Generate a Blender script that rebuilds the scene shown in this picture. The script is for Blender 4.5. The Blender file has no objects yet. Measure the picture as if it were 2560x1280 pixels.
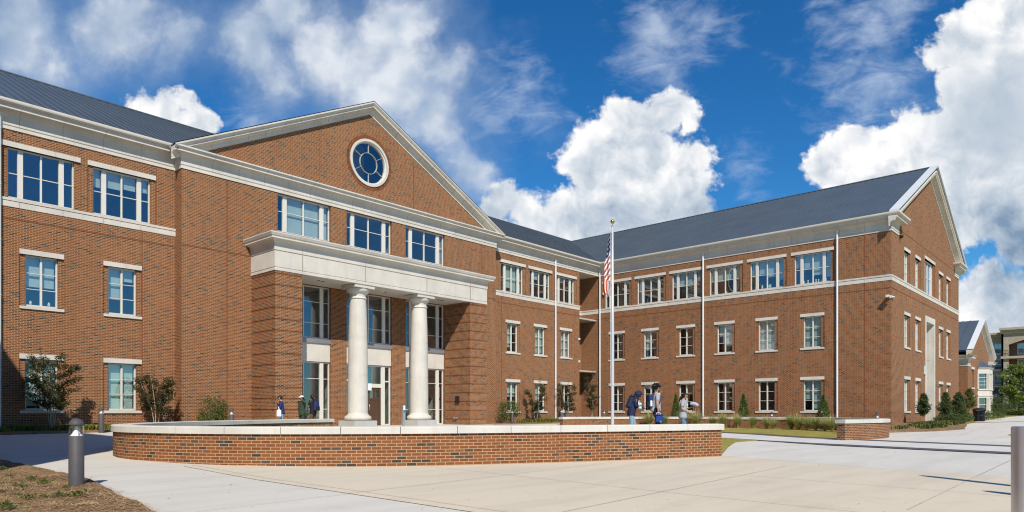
import bpy, math, random
from mathutils import Vector, Matrix, noise
from mathutils.geometry import tessellate_polygon
random.seed(7)
PI = math.pi
scene = bpy.context.scene
col = scene.collection

# ------------------------------------------------------------------ camera
TH = math.atan(1575 / 1740.0)
FWD = Vector((math.cos(TH), math.sin(TH), 0))
RGT = Vector((math.sin(TH), -math.cos(TH), 0))
cam_d = bpy.data.cameras.new("camera")
cam = bpy.data.objects.new("camera", cam_d)
col.objects.link(cam)
cam.location = (0, 0, 1.18)
cam.rotation_euler = (PI / 2, 0, TH - PI / 2)
cam_d.sensor_width = 36.0
cam_d.lens = 1740 / 2560 * 36.0
cam_d.shift_y = (1031 - 640) / 2560.0
cam_d.clip_start = 0.1
cam_d.clip_end = 4000
scene.camera = cam

# ------------------------------------------------------------------ node helper
class G:
    """small helper for writing node graphs"""
    def __init__(s, nt):
        s.nt = nt
    def n(s, t, **kw):
        nd = s.nt.nodes.new(t)
        for k, v in kw.items():
            setattr(nd, k, v)
        return nd
    def put(s, sock, v):
        if v is None:
            return
        if isinstance(v, bpy.types.NodeSocket):
            s.nt.links.new(v, sock)
        else:
            if hasattr(sock, 'default_value'):
                try:
                    sock.default_value = v
                except Exception:
                    sock.default_value = (v[0], v[1], v[2], 1) if len(v) == 3 else v[:3]
    def m(s, op, a, b=None, c=None, clamp=False):
        nd = s.n('ShaderNodeMath', operation=op, use_clamp=clamp)
        for i, v in enumerate((a, b, c)):
            s.put(nd.inputs[i], v)
        return nd.outputs[0]
    def v(s, op, a, b=None, sc=None):
        nd = s.n('ShaderNodeVectorMath', operation=op)
        s.put(nd.inputs[0], a)
        s.put(nd.inputs[1], b)
        if sc is not None:
            s.put(nd.inputs['Scale'], sc)
        return nd.outputs['Value'] if op in ('DOT_PRODUCT', 'LENGTH', 'DISTANCE') else nd.outputs[0]
    def mix(s, f, a, b, blend='MIX'):
        nd = s.n('ShaderNodeMix', data_type='RGBA', blend_type=blend)
        s.put(nd.inputs[0], f); s.put(nd.inputs[6], a); s.put(nd.inputs[7], b)
        return nd.outputs[2]
    def noise(s, vec, scale, detail=4, rough=.55, out=0, dist=0.0):
        nd = s.n('ShaderNodeTexNoise')
        s.put(nd.inputs['Vector'], vec)
        nd.inputs['Scale'].default_value = scale
        nd.inputs['Detail'].default_value = detail
        nd.inputs['Roughness'].default_value = rough
        nd.inputs['Distortion'].default_value = dist
        return nd.outputs[out]
    def ramp(s, f, stops, interp='LINEAR'):
        nd = s.n('ShaderNodeValToRGB')
        cr = nd.color_ramp
        cr.interpolation = interp
        while len(cr.elements) < len(stops):
            cr.elements.new(.5)
        for e, (p, c) in zip(cr.elements, stops):
            e.position = p
            e.color = (c[0], c[1], c[2], 1) if len(c) == 3 else c
        s.put(nd.inputs[0], f)
        return nd.outputs[0]
    def sstep(s, x, a, b):
        nd = s.n('ShaderNodeMapRange', interpolation_type='SMOOTHSTEP')
        s.put(nd.inputs[0], x)
        nd.inputs[1].default_value = a; nd.inputs[2].default_value = b
        return nd.outputs[0]
    def lin(s, x, a, b, c=0., d=1.):
        nd = s.n('ShaderNodeMapRange')
        s.put(nd.inputs[0], x)
        nd.inputs[1].default_value = a; nd.inputs[2].default_value = b
        nd.inputs[3].default_value = c; nd.inputs[4].default_value = d
        return nd.outputs[0]
    def xyz(s, x, y, z):
        nd = s.n('ShaderNodeCombineXYZ')
        s.put(nd.inputs[0], x); s.put(nd.inputs[1], y); s.put(nd.inputs[2], z)
        return nd.outputs[0]

# ------------------------------------------------------------------ sun and sky
SUN = Vector((-0.72, -1.0, 1.20)).normalized()
SUN_EL = math.asin(SUN.z)
SUN_AZ = math.atan2(SUN.x, SUN.y)
sun_d = bpy.data.lights.new("sun", 'SUN')
sun_d.energy = SUN_ENERGY = 4.6
sun_d.angle = math.radians(0.53)
sun_d.color = (1.0, .94, .84)
sun = bpy.data.objects.new("sun", sun_d)
col.objects.link(sun)
sun.location = (-40, -60, 80)
sun.rotation_euler = (-SUN).to_track_quat('-Z', 'Y').to_euler()
scene.view_settings.view_transform = 'Standard'
scene.view_settings.look = 'None'
scene.view_settings.gamma = 1
scene.view_settings.exposure = 0.15
scene.view_settings.use_curve_mapping = False
scene.cycles.filter_width = 1.15
scene.cycles.use_denoising = True
scene.cycles.denoising_prefilter = 'NONE'
scene.cycles.denoising_input_passes = 'RGB_ALBEDO_NORMAL'
world = bpy.data.worlds.new("World")
scene.world = world
world.use_nodes = True
world.cycles.sampling_method = 'NONE'
nt = world.node_tree
nt.nodes.clear()
g = G(nt)
wout = g.n('ShaderNodeOutputWorld')
sky = g.n('ShaderNodeTexSky', sky_type='NISHITA')
sky.sun_disc = False
sky.sun_elevation = SUN_EL
sky.sun_rotation = SUN_AZ
sky.altitude = 300; sky.air_density = 1.0; sky.dust_density = .0; sky.ozone_density = 4.0
bg = g.n('ShaderNodeBackground'); bg.inputs[1].default_value = SKY_STR = .10
nt.links.new(bg.outputs[0], wout.inputs[0])
# clear air, deepened a little as a polariser does
hsv = g.n('ShaderNodeHueSaturation'); hsv.inputs['Saturation'].default_value = 1.28; hsv.inputs['Value'].default_value = 1.02
nt.links.new(sky.outputs[0], hsv.inputs['Color'])
skyc = g.mix(1.0, hsv.outputs[0], (.56, .92, 1.04, 1), 'MULTIPLY')
# cloud field: direction of view mapped on an upright plane facing the forecourt (fixed in the world)
dvec = g.n('ShaderNodeTexCoord').outputs['Generated']
fa = g.v('DOT_PRODUCT', dvec, tuple(FWD))
fcl = g.m('MAXIMUM', fa, .12)
U = g.m('MULTIPLY', g.m('DIVIDE', g.v('DOT_PRODUCT', dvec, tuple(RGT)), fcl), 1.74)
dz_ = g.n('ShaderNodeSeparateXYZ'); g.put(dz_.inputs[0], dvec)
V = g.m('MULTIPLY', g.m('DIVIDE', dz_.outputs[2], fcl), 1.74)
P = g.xyz(U, V, 0.)
front = g.sstep(fa, .10, .35)
def pq(u, v): return ((u - 1280) / 1000., (1031 - v) / 1000., 0.)
def field(Pv, blobs, k):
    s = None
    for (u, v, r) in blobs:
        d = g.m('SUBTRACT', g.v('DISTANCE', Pv, pq(u, v)), r / 1000.)
        s = d if s is None else g.m('SMOOTH_MIN', s, d, k)
    return s
def voro(vec, scale, detail, rough):
    nd = g.n('ShaderNodeTexVoronoi', voronoi_dimensions='2D', feature='SMOOTH_F1')
    g.put(nd.inputs['Vector'], vec)
    nd.inputs['Scale'].default_value = scale; nd.inputs['Detail'].default_value = detail
    nd.inputs['Roughness'].default_value = rough; nd.inputs['Lacunarity'].default_value = 2.1
    nd.inputs['Smoothness'].default_value = .35
    nd.normalize = True
    return nd.outputs['Distance']
wn = g.noise(P, 7., 4, .55, 1)
Pw = g.v('ADD', P, g.v('SCALE', g.v('SUBTRACT', wn, (.5, .5, .5)), sc=.075))
cum = [(1672, 284, 48), (1578, 322, 72), (1724, 318, 20), (1432, 402, 36), (1486, 372, 62), (1590, 450, 150), (1715, 440, 66), (1425, 540, 60), (1560, 570, 160), (1690, 545, 84), (1340, 585, 38), (1540, 330, 50), (1735, 395, 40),
       (1270, 502, 30), (1300, 522, 34), (1240, 535, 36), (1330, 560, 36),
       (345, 268, 32), (395, 284, 40), (468, 268, 28), (490, 302, 40), (430, 316, 50),
       (2348, 160, 34), (2420, 95, 62), (2490, 60, 90), (2570, 20, 100), (2520, 170, 150), (2425, 235, 86), (2128, 352, 38), (2105, 384, 44), (2232, 338, 26), (2190, 356, 36),
       (2058, 425, 42), (2300, 360, 80), (2200, 425, 100), (2400, 430, 160), (2560, 350, 190), (2330, 520, 110), (2500, 500, 100), (2230, 480, 90), (2120, 470, 60), (2560, 585, 60), (1450, 610, 80), (1750, 570, 50), (1400, 560, 40), (2470, 692, 30), (2440, 748, 56), (2530, 745, 66), (2500, 800, 90)]
sd = field(Pw, cum, .022)
vP = g.v('ADD', P, g.v('SCALE', wn, sc=.10))
b1 = voro(vP, 11., 3.5, .58)
LD = (-.020, .026, 0)
b2 = voro(g.v('ADD', vP, LD), 11., 3.5, .58)
fine = g.noise(P, 42., 6, .62)
sdn = g.m('ADD', g.m('ADD', sd, g.m('MULTIPLY', g.m('SUBTRACT', b1, .42), .100)), g.m('MULTIPLY', g.m('SUBTRACT', fine, .5), .034))
ac = g.sstep(sdn, .010, -.016)
l1 = g.noise(g.v('ADD', vP, (.5, .2, 0)), 5.0, 3, .5)
l2 = g.noise(g.v('ADD', vP, (.5 - .05, .2 + .06, 0)), 5.0, 3, .5)
lit = g.m('ADD', g.m('MULTIPLY', g.m('SUBTRACT', b2, b1), .85), g.m('MULTIPLY', g.m('SUBTRACT', l1, l2), 1.9))
lit = g.m('ADD', lit, .79)
edge = g.sstep(sdn, -.06, .0)
lit = g.m('ADD', lit, g.m('MULTIPLY', edge, .10))
# the whole mass: greyer low down and deep inside, brighter near the top edge
big = g.noise(g.v('ADD', P, (.3, .7, 0)), 3.2, 4, .55)
deep = g.sstep(sd, -.02, -.16)
ulow = g.sstep(V, .40, .58)
lit = g.m('ADD', lit, g.m('MULTIPLY', g.m('SUBTRACT', big, .52), .7))
lit = g.m('SUBTRACT', lit, g.m('MULTIPLY', g.m('MULTIPLY', g.sstep(V, .72, .42), g.sstep(U, .62, .45)), .20))
right = g.sstep(U, .85, 1.15)
lit = g.m('SUBTRACT', lit, g.m('MULTIPLY', g.m('MULTIPLY', deep, right), .34))
base_d = g.m('MULTIPLY', g.sstep(g.v('DISTANCE', g.v('MULTIPLY', P, (.55, 1., 1.)), (1.24 * .55, .43, 0)), .17, .02), .66)
lit = g.m('SUBTRACT', lit, base_d, clamp=False)
flat = g.sstep(g.v('DISTANCE', g.v('MULTIPLY', P, (.8, 1., 1.)), (1.24 * .8, .74, 0)), .27, .05)
lit = g.m('ADD', g.m('MULTIPLY', lit, g.m('SUBTRACT', 1.0, g.m('MULTIPLY', flat, .75))), g.m('MULTIPLY', flat, .75 * .44))
cumc = g.ramp(lit, [(0., (.20, .29, .42)), (.30, (.40, .48, .58)), (.55, (.56, .62, .69)), (.80, (.77, .79, .82)), (1., (.93, .925, .915))])
# broad soft cloud sheet
soft = [(60, 50, 90), (300, 40, 110), (440, 70, 60), (620, 90, 90), (850, 120, 115), (1000, 50, 110), (960, 220, 100), (1080, 300, 80), (1090, 210, 60), (1165, 420, 70), (880, 300, 40), (690, 190, 50), (740, -10, 90), (140, 130, 50)]
wn2 = g.noise(P, 2.6, 5, .6, 1)
Ps = g.v('ADD', P, g.v('SCALE', g.v('SUBTRACT', wn2, (.5, .5, .5)), sc=.32))
sds = field(Ps, soft, .06)
n3 = g.noise(g.v('ADD', P, g.v('SCALE', wn2, sc=.25)), 5.5, 8, .60)
sdsn = g.m('ADD', sds, g.m('MULTIPLY', g.m('SUBTRACT', n3, .5), .22))
asf = g.m('MULTIPLY', g.sstep(sdsn, .035, -.085), .90)
n4 = g.noise(g.v('ADD', P, (.03, -.03, 0)), 3.6, 4, .5)
litS = g.m('ADD', g.m('MULTIPLY', g.m('SUBTRACT', g.noise(P, 3.6, 4, .5), n4), 2.6), g.lin(g.noise(P, 3.0, 3), .35, .7, .28, .80))
litS = g.m('ADD', litS, g.m('MULTIPLY', g.sstep(sdsn, -.16, -.02), .22))
litS = g.m('ADD', litS, g.m('MULTIPLY', g.sstep(U, -1.0, -.35), .16))
sfc = g.ramp(litS, [(0., (.24, .33, .50)), (.4, (.33, .43, .57)), (.7, (.48, .56, .67)), (1., (.76, .79, .83))])
# thin high wisps
wis = [(1640, 90, 90), (1650, 170, 50), (2130, 70, 70), (2060, 110, 50), (2230, 20, 60), (2210, 230, 60), (2160, 260, 60), (1860, 415, 40), (620, 285, 26), (1290, 250, 60), (2100, 200, 40), (1760, 30, 60)]
st = g.v('MULTIPLY', g.xyz(g.m('ADD', U, g.m('MULTIPLY', V, .6)), g.m('SUBTRACT', V, g.m('MULTIPLY', U, .25)), 0.), (1., 2.1, 1.))
n5 = g.noise(st, 9., 7, .62, 0, .4)
sdw = g.m('ADD', field(Ps, wis, .05), g.m('MULTIPLY', g.m('SUBTRACT', n5, .5), .30))
aw = g.m('MULTIPLY', g.sstep(sdw, .07, -.14), .62)
# faint general haze of cirrus
n6 = g.noise(P, 2.0, 6, .6)
ah = g.m('MULTIPLY', g.sstep(n6, .5, .85), .30)
inv = 1 / SKY_STR
def sc_(c): return g.v('SCALE', c, sc=inv)
c = skyc
c = g.mix(g.m('MULTIPLY', ah, front), c, sc_((.50, .62, .78)))
c = g.mix(g.m('MULTIPLY', aw, front), c, sc_((.62, .70, .82)))
veil = g.m('MULTIPLY', g.sstep(g.m('ADD', sds, g.m('MULTIPLY', g.m('SUBTRACT', g.noise(P, 3.0, 6, .6), .5), .22)), .12, -.10), .55)
c = g.mix(g.m('MULTIPLY', veil, front), c, sc_((.36, .46, .60)))
c = g.mix(g.m('MULTIPLY', asf, front), c, sc_(sfc))
c = g.mix(g.m('MULTIPLY', ac, front), c, sc_(cumc))
nt.links.new(c, bg.inputs[0])


# ------------------------------------------------------------------ materials
MATS = {}
def mat(name):
    m = bpy.data.materials.new(name)
    m.use_nodes = True
    nt = m.node_tree
    nt.nodes.clear()
    g = G(nt)
    out = g.n('ShaderNodeOutputMaterial')
    bs = g.n('ShaderNodeBsdfPrincipled')
    nt.links.new(bs.outputs[0], out.inputs[0])
    MATS[name] = m
    g.bs = bs; g.out = out
    return m, g

def simple(name, c, rough=.7, metal=0., var=.12, scale=3., bump=0., bscale=40., c2=None, spec=.4, detail=4):
    m, g = mat(name)
    tc = g.n('ShaderNodeTexCoord')
    nz = g.noise(tc.outputs['Object'], scale, detail)
    lo = tuple(x * (1 - var) for x in c) if c2 is None else c2
    hi = tuple(min(1, x * (1 + var)) for x in c) if c2 is None else c
    g.put(g.bs.inputs['Base Color'], g.ramp(nz, [(.3, lo), (.7, hi)]))
    g.bs.inputs['Roughness'].default_value = rough
    g.bs.inputs['Metallic'].default_value = metal
    g.bs.inputs['Specular IOR Level'].default_value = spec
    if bump:
        b = g.n('ShaderNodeBump')
        b.inputs['Strength'].default_value = bump
        b.inputs['Distance'].default_value = .02
        g.put(b.inputs['Height'], g.noise(tc.outputs['Object'], bscale, 5))
        g.put(g.bs.inputs['Normal'], b.outputs[0])
    return m

def brick_mat(name, main, alt, dark, mortar, pd=.10, bumps=.35):
    m, g = mat(name)
    uv = g.n('ShaderNodeUVMap').outputs[0]
    sx = g.n('ShaderNodeSeparateXYZ'); g.put(sx.inputs[0], uv)
    BW, BH = .2033, .0678
    rowf = g.m('DIVIDE', sx.outputs[1], BH)
    row = g.m('FLOOR', rowf)
    cf = g.m('ADD', g.m('DIVIDE', sx.outputs[0], BW), g.m('MULTIPLY', g.m('FLOORED_MODULO', row, 2.), .5))
    colu = g.m('FLOOR', cf)
    idv = g.xyz(colu, row, 0.)
    w1 = g.n('ShaderNodeTexWhiteNoise', noise_dimensions='2D'); g.put(w1.inputs[0], idv)
    w2 = g.n('ShaderNodeTexWhiteNoise', noise_dimensions='2D'); g.put(w2.inputs[0], g.v('ADD', idv, (17.3, 91.7, 0)))
    fx = g.m('MULTIPLY', g.m('ABSOLUTE', g.m('SUBTRACT', g.m('FRACT', cf), .5)), BW)
    fy = g.m('MULTIPLY', g.m('ABSOLUTE', g.m('SUBTRACT', g.m('FRACT', rowf), .5)), BH)
    MS = .0061
    ex = g.sstep(fx, BW / 2 - MS - .0012, BW / 2 - MS + .0012)
    ey = g.sstep(fy, BH / 2 - MS - .0012, BH / 2 - MS + .0012)
    mort = g.m('MAXIMUM', ex, ey)
    # darker bricks come in loose horizontal runs, as laid
    cl = g.noise(g.v('MULTIPLY', idv, (.22, .45, 1)), 1.0, 2)
    dk = g.m('LESS_THAN', w1.outputs[0], g.lin(cl, .35, .68, pd * .35, pd * 2.2))
    fine = g.noise(uv, 38., 3)
    c = g.ramp(w2.outputs[0], [(0, alt), (.25, main), (.5, tuple(x * 1.12 for x in main)), (.72, tuple(.55 * x + .45 * y for x, y in zip(main, alt))), (1, tuple(x * 1.25 for x in main))])
    c = g.mix(dk, c, g.mix(w2.outputs[0], dark, tuple(x * 2.0 for x in dark)))
    c = g.mix(g.lin(fine, .3, .7, .0, .30), c, g.mix(.5, c, (.02, .012, .01, 1)))
    mc = g.mix(g.lin(g.noise(uv, 2.2, 4), .35, .7, 0, .35), mortar, tuple(x * .72 for x in mortar))
    c = g.mix(mort, c, mc)
    wide = g.noise(uv, .16, 3)
    c = g.mix(g.lin(wide, .35, .65, 0, .06), c, g.mix(.5, c, mortar))
    runs = g.noise(g.v('MULTIPLY', uv, (2.6, .22, 1)), 1.0, 5, .65)
    c = g.mix(g.lin(runs, .52, .74, 0, .22), c, g.mix(.6, c, (.05, .03, .02, 1)))
    tone = g.noise(g.v('MULTIPLY', uv, (.35, .16, 1)), 1.0, 4, .6)
    c = g.mix(g.lin(tone, .38, .62, 0, .30), c, g.mix(.35, c, (.10, .045, .02, 1)))
    g.put(g.bs.inputs['Base Color'], c)
    g.bs.inputs['Roughness'].default_value = .88
    g.bs.inputs['Specular IOR Level'].default_value = .22
    b = g.n('ShaderNodeBump')
    b.inputs['Strength'].default_value = bumps
    b.inputs['Distance'].default_value = .006
    h = g.m('SUBTRACT', 1.0, mort)
    g.put(b.inputs['Height'], g.m('ADD', h, g.m('MULTIPLY', fine, .4)))
    g.put(g.bs.inputs['Normal'], b.outputs[0])
    return m
brick_mat('brick', (.232, .077, .0225), (.168, .051, .016), (.045, .033, .026), (.49, .345, .210), .105)
brick_mat('brick_course', (.20, .058, .017), (.15, .043, .013), (.06, .03, .02), (.30, .17, .09), .06)
brick_mat('tan_brick', (.43, .355, .26), (.35, .28, .20), (.24, .19, .14), (.50, .43, .35), .08)
brick_mat('brown_brick', (.20, .13, .09), (.11, .065, .045), (.05, .03, .025), (.2, .15, .11), .08)

def stone_mat(name, c, var=.07):
    m, g = mat(name)
    tc = g.n('ShaderNodeTexCoord')
    o = tc.outputs['Object']
    a = g.noise(o, .9, 5)
    st = g.noise(g.v('MULTIPLY', o, (6, 6, .5)), 1., 4)
    f = g.noise(o, 60, 3)
    cc = g.mix(g.lin(a, .35, .65), tuple(x * (1 - var) for x in c), tuple(min(1, x * (1 + var * .6)) for x in c))
    cc = g.mix(g.lin(st, .52, .75, 0, .22), cc, (c[0] * .62, c[1] * .58, c[2] * .5, 1))
    g.put(g.bs.inputs['Base Color'], cc)
    g.bs.inputs['Roughness'].default_value = .8
    g.bs.inputs['Specular IOR Level'].default_value = .3
    b = g.n('ShaderNodeBump'); b.inputs['Strength'].default_value = .15; b.inputs['Distance'].default_value = .01
    g.put(b.inputs['Height'], f)
    g.put(g.bs.inputs['Normal'], b.outputs[0])
stone_mat('stone', (.615, .575, .505), .09)
stone_mat('cap_stone', (.60, .57, .505), .10)
stone_mat('grey_stone', (.47, .455, .42), .08)
simple('stone_joint', (.30, .26, .20), .9, var=.1)
simple('white_frame', (.66, .635, .565), .45, var=.03)
simple('white_metal', (.68, .685, .675), .35, var=.03, spec=.5)
simple('gutter', (.60, .56, .48), .45, var=.04)
simple('soffit', (.62, .58, .50), .8, var=.04)
simple('sealant', (.20, .055, .016), .8, var=.1)
simple('grey_metal', (.30, .30, .31), .45, metal=.4, var=.05)
simple('bollard_paint', (.075, .070, .072), .6, var=.08, scale=8, spec=.3)
simple('steel_post', (.60, .60, .61), .30, metal=.75, var=.05)
simple('black_metal', (.02, .02, .024), .45, var=.1)
simple('brass', (.55, .40, .14), .25, metal=1., var=.05)
simple('pole_metal', (.64, .65, .67), .36, metal=.35, var=.03, spec=.6)
simple('interior', (.45, .42, .37), .9, var=.05)
simple('blind', (.50, .56, .53), .9, var=.06, scale=1.2)
simple('wood_door', (.085, .045, .025), .45, var=.2, scale=9)
simple('asphalt', (.045, .046, .05), .9, var=.15, scale=30)
simple('bark', (.30, .23, .17), .9, var=.25, scale=20)
simple('pale_bark', (.36, .29, .20), .9, var=.25, scale=20)
simple('awning', (.18, .17, .17), .8, var=.06)
simple('tan_stucco', (.42, .35, .25), .9, var=.06)
simple('lamp_lens_white', (.85, .85, .84), .3, var=.02, spec=.6)

def roof_mat(name, c, rough=.38):
    m, g = mat(name)
    tc = g.n('ShaderNodeTexCoord')
    a = g.noise(tc.outputs['Object'], .5, 4)
    g.put(g.bs.inputs['Base Color'], g.mix(g.lin(a, .3, .7), tuple(x * .9 for x in c), tuple(x * 1.08 for x in c)))
    g.bs.inputs['Roughness'].default_value = rough
    g.bs.inputs['Metallic'].default_value = .0
    g.bs.inputs['Specular IOR Level'].default_value = .65
roof_mat('roof_metal', (.084, .101, .116), .32)

def glass_mat(name, tint, refl, rcol=(1, 1, 1)):
    m, g = mat(name)
    g.nt.nodes.remove(g.bs)
    tr = g.n('ShaderNodeBsdfTransparent'); tr.inputs[0].default_value = (*tint, 1)
    gl = g.n('ShaderNodeBsdfGlossy'); gl.inputs['Roughness'].default_value = .015
    gl.inputs[0].default_value = (*rcol, 1)
    lw = g.n('ShaderNodeLayerWeight'); lw.inputs[0].default_value = .5
    sch = g.m('ADD', .04, g.m('MULTIPLY', .96, g.m('POWER', lw.outputs['Facing'], 5.)))
    tc = g.n('ShaderNodeTexCoord')
    b = g.n('ShaderNodeBump'); b.inputs['Strength'].default_value = .10; b.inputs['Distance'].default_value = .02
    g.put(b.inputs['Height'], g.noise(tc.outputs['Object'], .9, 2))
    g.put(gl.inputs['Normal'], b.outputs[0])
    mx = g.n('ShaderNodeMixShader')
    g.put(mx.inputs[0], g.m('ADD', g.m('MULTIPLY', sch, 1.5), refl, clamp=True))
    g.nt.links.new(tr.outputs[0], mx.inputs[1]); g.nt.links.new(gl.outputs[0], mx.inputs[2])
    g.nt.links.new(mx.outputs[0], g.out.inputs[0])
glass_mat('glass', (.78, .87, .86), .16, (.86, .92, 1.0))
glass_mat('lamp_glass', (.92, .93, .93), .03)

def concrete_mat(name, c, c2):
    m, g = mat(name)
    tc = g.n('ShaderNodeTexCoord')
    o = tc.outputs['Object']
    big = g.noise(o, .22, 5)
    st = g.noise(g.v('MULTIPLY', o, (.25, 1.6, 1.)), 1., 5)
    fine = g.noise(o, 14, 5)
    grit = g.noise(o, 120, 2)
    cc = g.mix(g.lin(big, .35, .65), c, c2)
    cc = g.mix(g.lin(st, .45, .72, 0, .55), cc, tuple(x * .80 for x in c2))
    sp = g.noise(g.v('ADD', o, (7.3, 2.2, 0)), .9, 6, .7)
    cc = g.mix(g.lin(sp, .56, .70, 0, .30), cc, (c2[0] * .72, c2[1] * .68, c2[2] * .60, 1))
    cc = g.mix(g.lin(fine, .4, .8, 0, .25), cc, tuple(x * .82 for x in c))
    cc = g.mix(g.lin(grit, .55, .75, 0, .18), cc, (.3, .27, .22, 1))
    vs_ = g.n('ShaderNodeTexVoronoi', feature='F1', voronoi_dimensions='2D'); g.put(vs_.inputs['Vector'], o); vs_.inputs['Scale'].default_value = .55
    spot = g.m('LESS_THAN', vs_.outputs['Distance'], g.m('MULTIPLY', g.noise(o, 1.7, 2), .022))
    cc = g.mix(g.m('MULTIPLY', spot, .55), cc, (.16, .14, .12, 1))
    g.put(g.bs.inputs['Base Color'], cc)
    g.bs.inputs['Roughness'].default_value = .85
    g.bs.inputs['Specular IOR Level'].default_value = .3
    b = g.n('ShaderNodeBump'); b.inputs['Strength'].default_value = .12; b.inputs['Distance'].default_value = .01
    g.put(b.inputs['Height'], fine)
    g.put(g.bs.inputs['Normal'], b.outputs[0])
concrete_mat('concrete', (.62, .585, .52), (.575, .545, .485))
concrete_mat('concrete_beige', (.64, .555, .42), (.59, .525, .41))
concrete_mat('concrete_plaza', (.63, .605, .56), (.59, .57, .535))
simple('joint', (.49, .425, .325), .95, var=.25, scale=4)
simple('dark_paver', (.085, .078, .085), .85, var=.12, scale=6)

def ground_mat(name, stops, sc, bump=.6):
    m, g = mat(name)
    tc = g.n('ShaderNodeTexCoord')
    o = tc.outputs['Object']
    a = g.noise(o, sc, 6, .7)
    b2 = g.noise(o, sc * .12, 3)
    f = g.m('ADD', g.m('MULTIPLY', a, .65), g.m('MULTIPLY', b2, .35))
    g.put(g.bs.inputs['Base Color'], g.ramp(f, stops))
    g.bs.inputs['Roughness'].default_value = .95
    g.bs.inputs['Specular IOR Level'].default_value = .1
    b = g.n('ShaderNodeBump'); b.inputs['Strength'].default_value = bump; b.inputs['Distance'].default_value = .03
    g.put(b.inputs['Height'], a)
    g.put(g.bs.inputs['Normal'], b.outputs[0])
ground_mat('mulch', [(.3, (.07, .042, .022)), (.5, (.23, .145, .075)), (.68, (.38, .26, .15))], 22.)
ground_mat('lawn', [(.32, (.15, .135, .03)), (.5, (.27, .235, .06)), (.66, (.40, .33, .11))], 9.)
ground_mat('straw', [(.3, (.22, .13, .065)), (.5, (.40, .26, .14)), (.7, (.58, .42, .26))], 3., .1)

def leaf_mat(name, lo, mid, hi, transl=.25, sc=5.):
    m, g = mat(name)
    tc = g.n('ShaderNodeTexCoord')
    oi = g.n('ShaderNodeNewGeometry')
    f = g.m('ADD', g.m('MULTIPLY', oi.outputs['Random Per Island'], .6), g.m('MULTIPLY', g.noise(tc.outputs['Object'], sc, 3), .4))
    c = g.ramp(f, [(.15, lo), (.5, mid), (.85, hi)])
    g.put(g.bs.inputs['Base Color'], c)
    g.bs.inputs['Roughness'].default_value = .55
    g.bs.inputs['Specular IOR Level'].default_value = .35
    tl = g.n('ShaderNodeBsdfTranslucent')
    g.put(tl.inputs[0], g.mix(.5, c, (.25, .30, .03, 1)))
    mx = g.n('ShaderNodeMixShader'); mx.inputs[0].default_value = transl
    g.nt.links.new(g.bs.outputs[0], mx.inputs[1]); g.nt.links.new(tl.outputs[0], mx.inputs[2])
    g.nt.links.new(mx.outputs[0], g.out.inputs[0])
leaf_mat('leaf_myrtle', (.016, .024, .008), (.042, .052, .015), (.13, .070, .024), .2)
leaf_mat('leaf_shrub', (.03, .05, .010), (.085, .115, .022), (.19, .19, .045), .22)
leaf_mat('leaf_dark', (.02, .042, .014), (.055, .09, .025), (.12, .155, .04), .22)
leaf_mat('leaf_bright', (.06, .11, .018), (.14, .21, .03), (.30, .33, .07), .35)
leaf_mat('leaf_arbor', (.02, .05, .010), (.055, .11, .018), (.15, .20, .04), .2)
leaf_mat('leaf_cover', (.06, .08, .01), (.17, .19, .025), (.36, .34, .06), .25)
leaf_mat('leaf_weed', (.025, .045, .010), (.075, .10, .02), (.26, .25, .045), .2)
leaf_mat('blade', (.32, .29, .10), (.50, .46, .19), (.66, .60, .32), .35)
leaf_mat('blade_green', (.16, .19, .05), (.30, .33, .10), (.48, .47, .18), .35)
leaf_mat('turf_blade', (.13, .115, .025), (.24, .20, .05), (.36, .30, .10), .2)

# people
for nm, c, r in (('skin_tan', (.45, .25, .15), .5), ('skin_brown', (.24, .12, .07), .5), ('skin_deep', (.085, .04, .022), .5),
                 ('hair_black', (.012, .010, .009), .5), ('navy', (.012, .018, .06), .8), ('blue_bag', (.010, .04, .20), .8),
                 ('black_cloth', (.012, .012, .015), .85), ('grey_shirt', (.36, .37, .41), .85), ('jeans', (.10, .19, .32), .85),
                 ('jeans_pale', (.20, .34, .42), .85), ('olive', (.035, .055, .03), .85), ('white_cloth', (.80, .80, .78), .8),
                 ('navy_shirt', (.018, .028, .13), .85), ('brown_pants', (.13, .07, .03), .85), ('teal_scarf', (.12, .36, .33), .8),
                 ('grey_wrap', (.42, .42, .48), .8), ('shoe_white', (.7, .7, .7), .6), ('glasses', (.01, .01, .01), .3),
                 ('pale_blue', (.45, .68, .75), .6), ('sign_white', (.80, .82, .84), .5), ('sign_blue', (.03, .07, .30), .5),
                 ('flag_red', (.42, .075, .03), .75), ('flag_white', (.80, .79, .78), .75), ('flag_blue', (.02, .03, .16), .75)):
    simple(nm, c, r, var=.15, scale=14)

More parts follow.
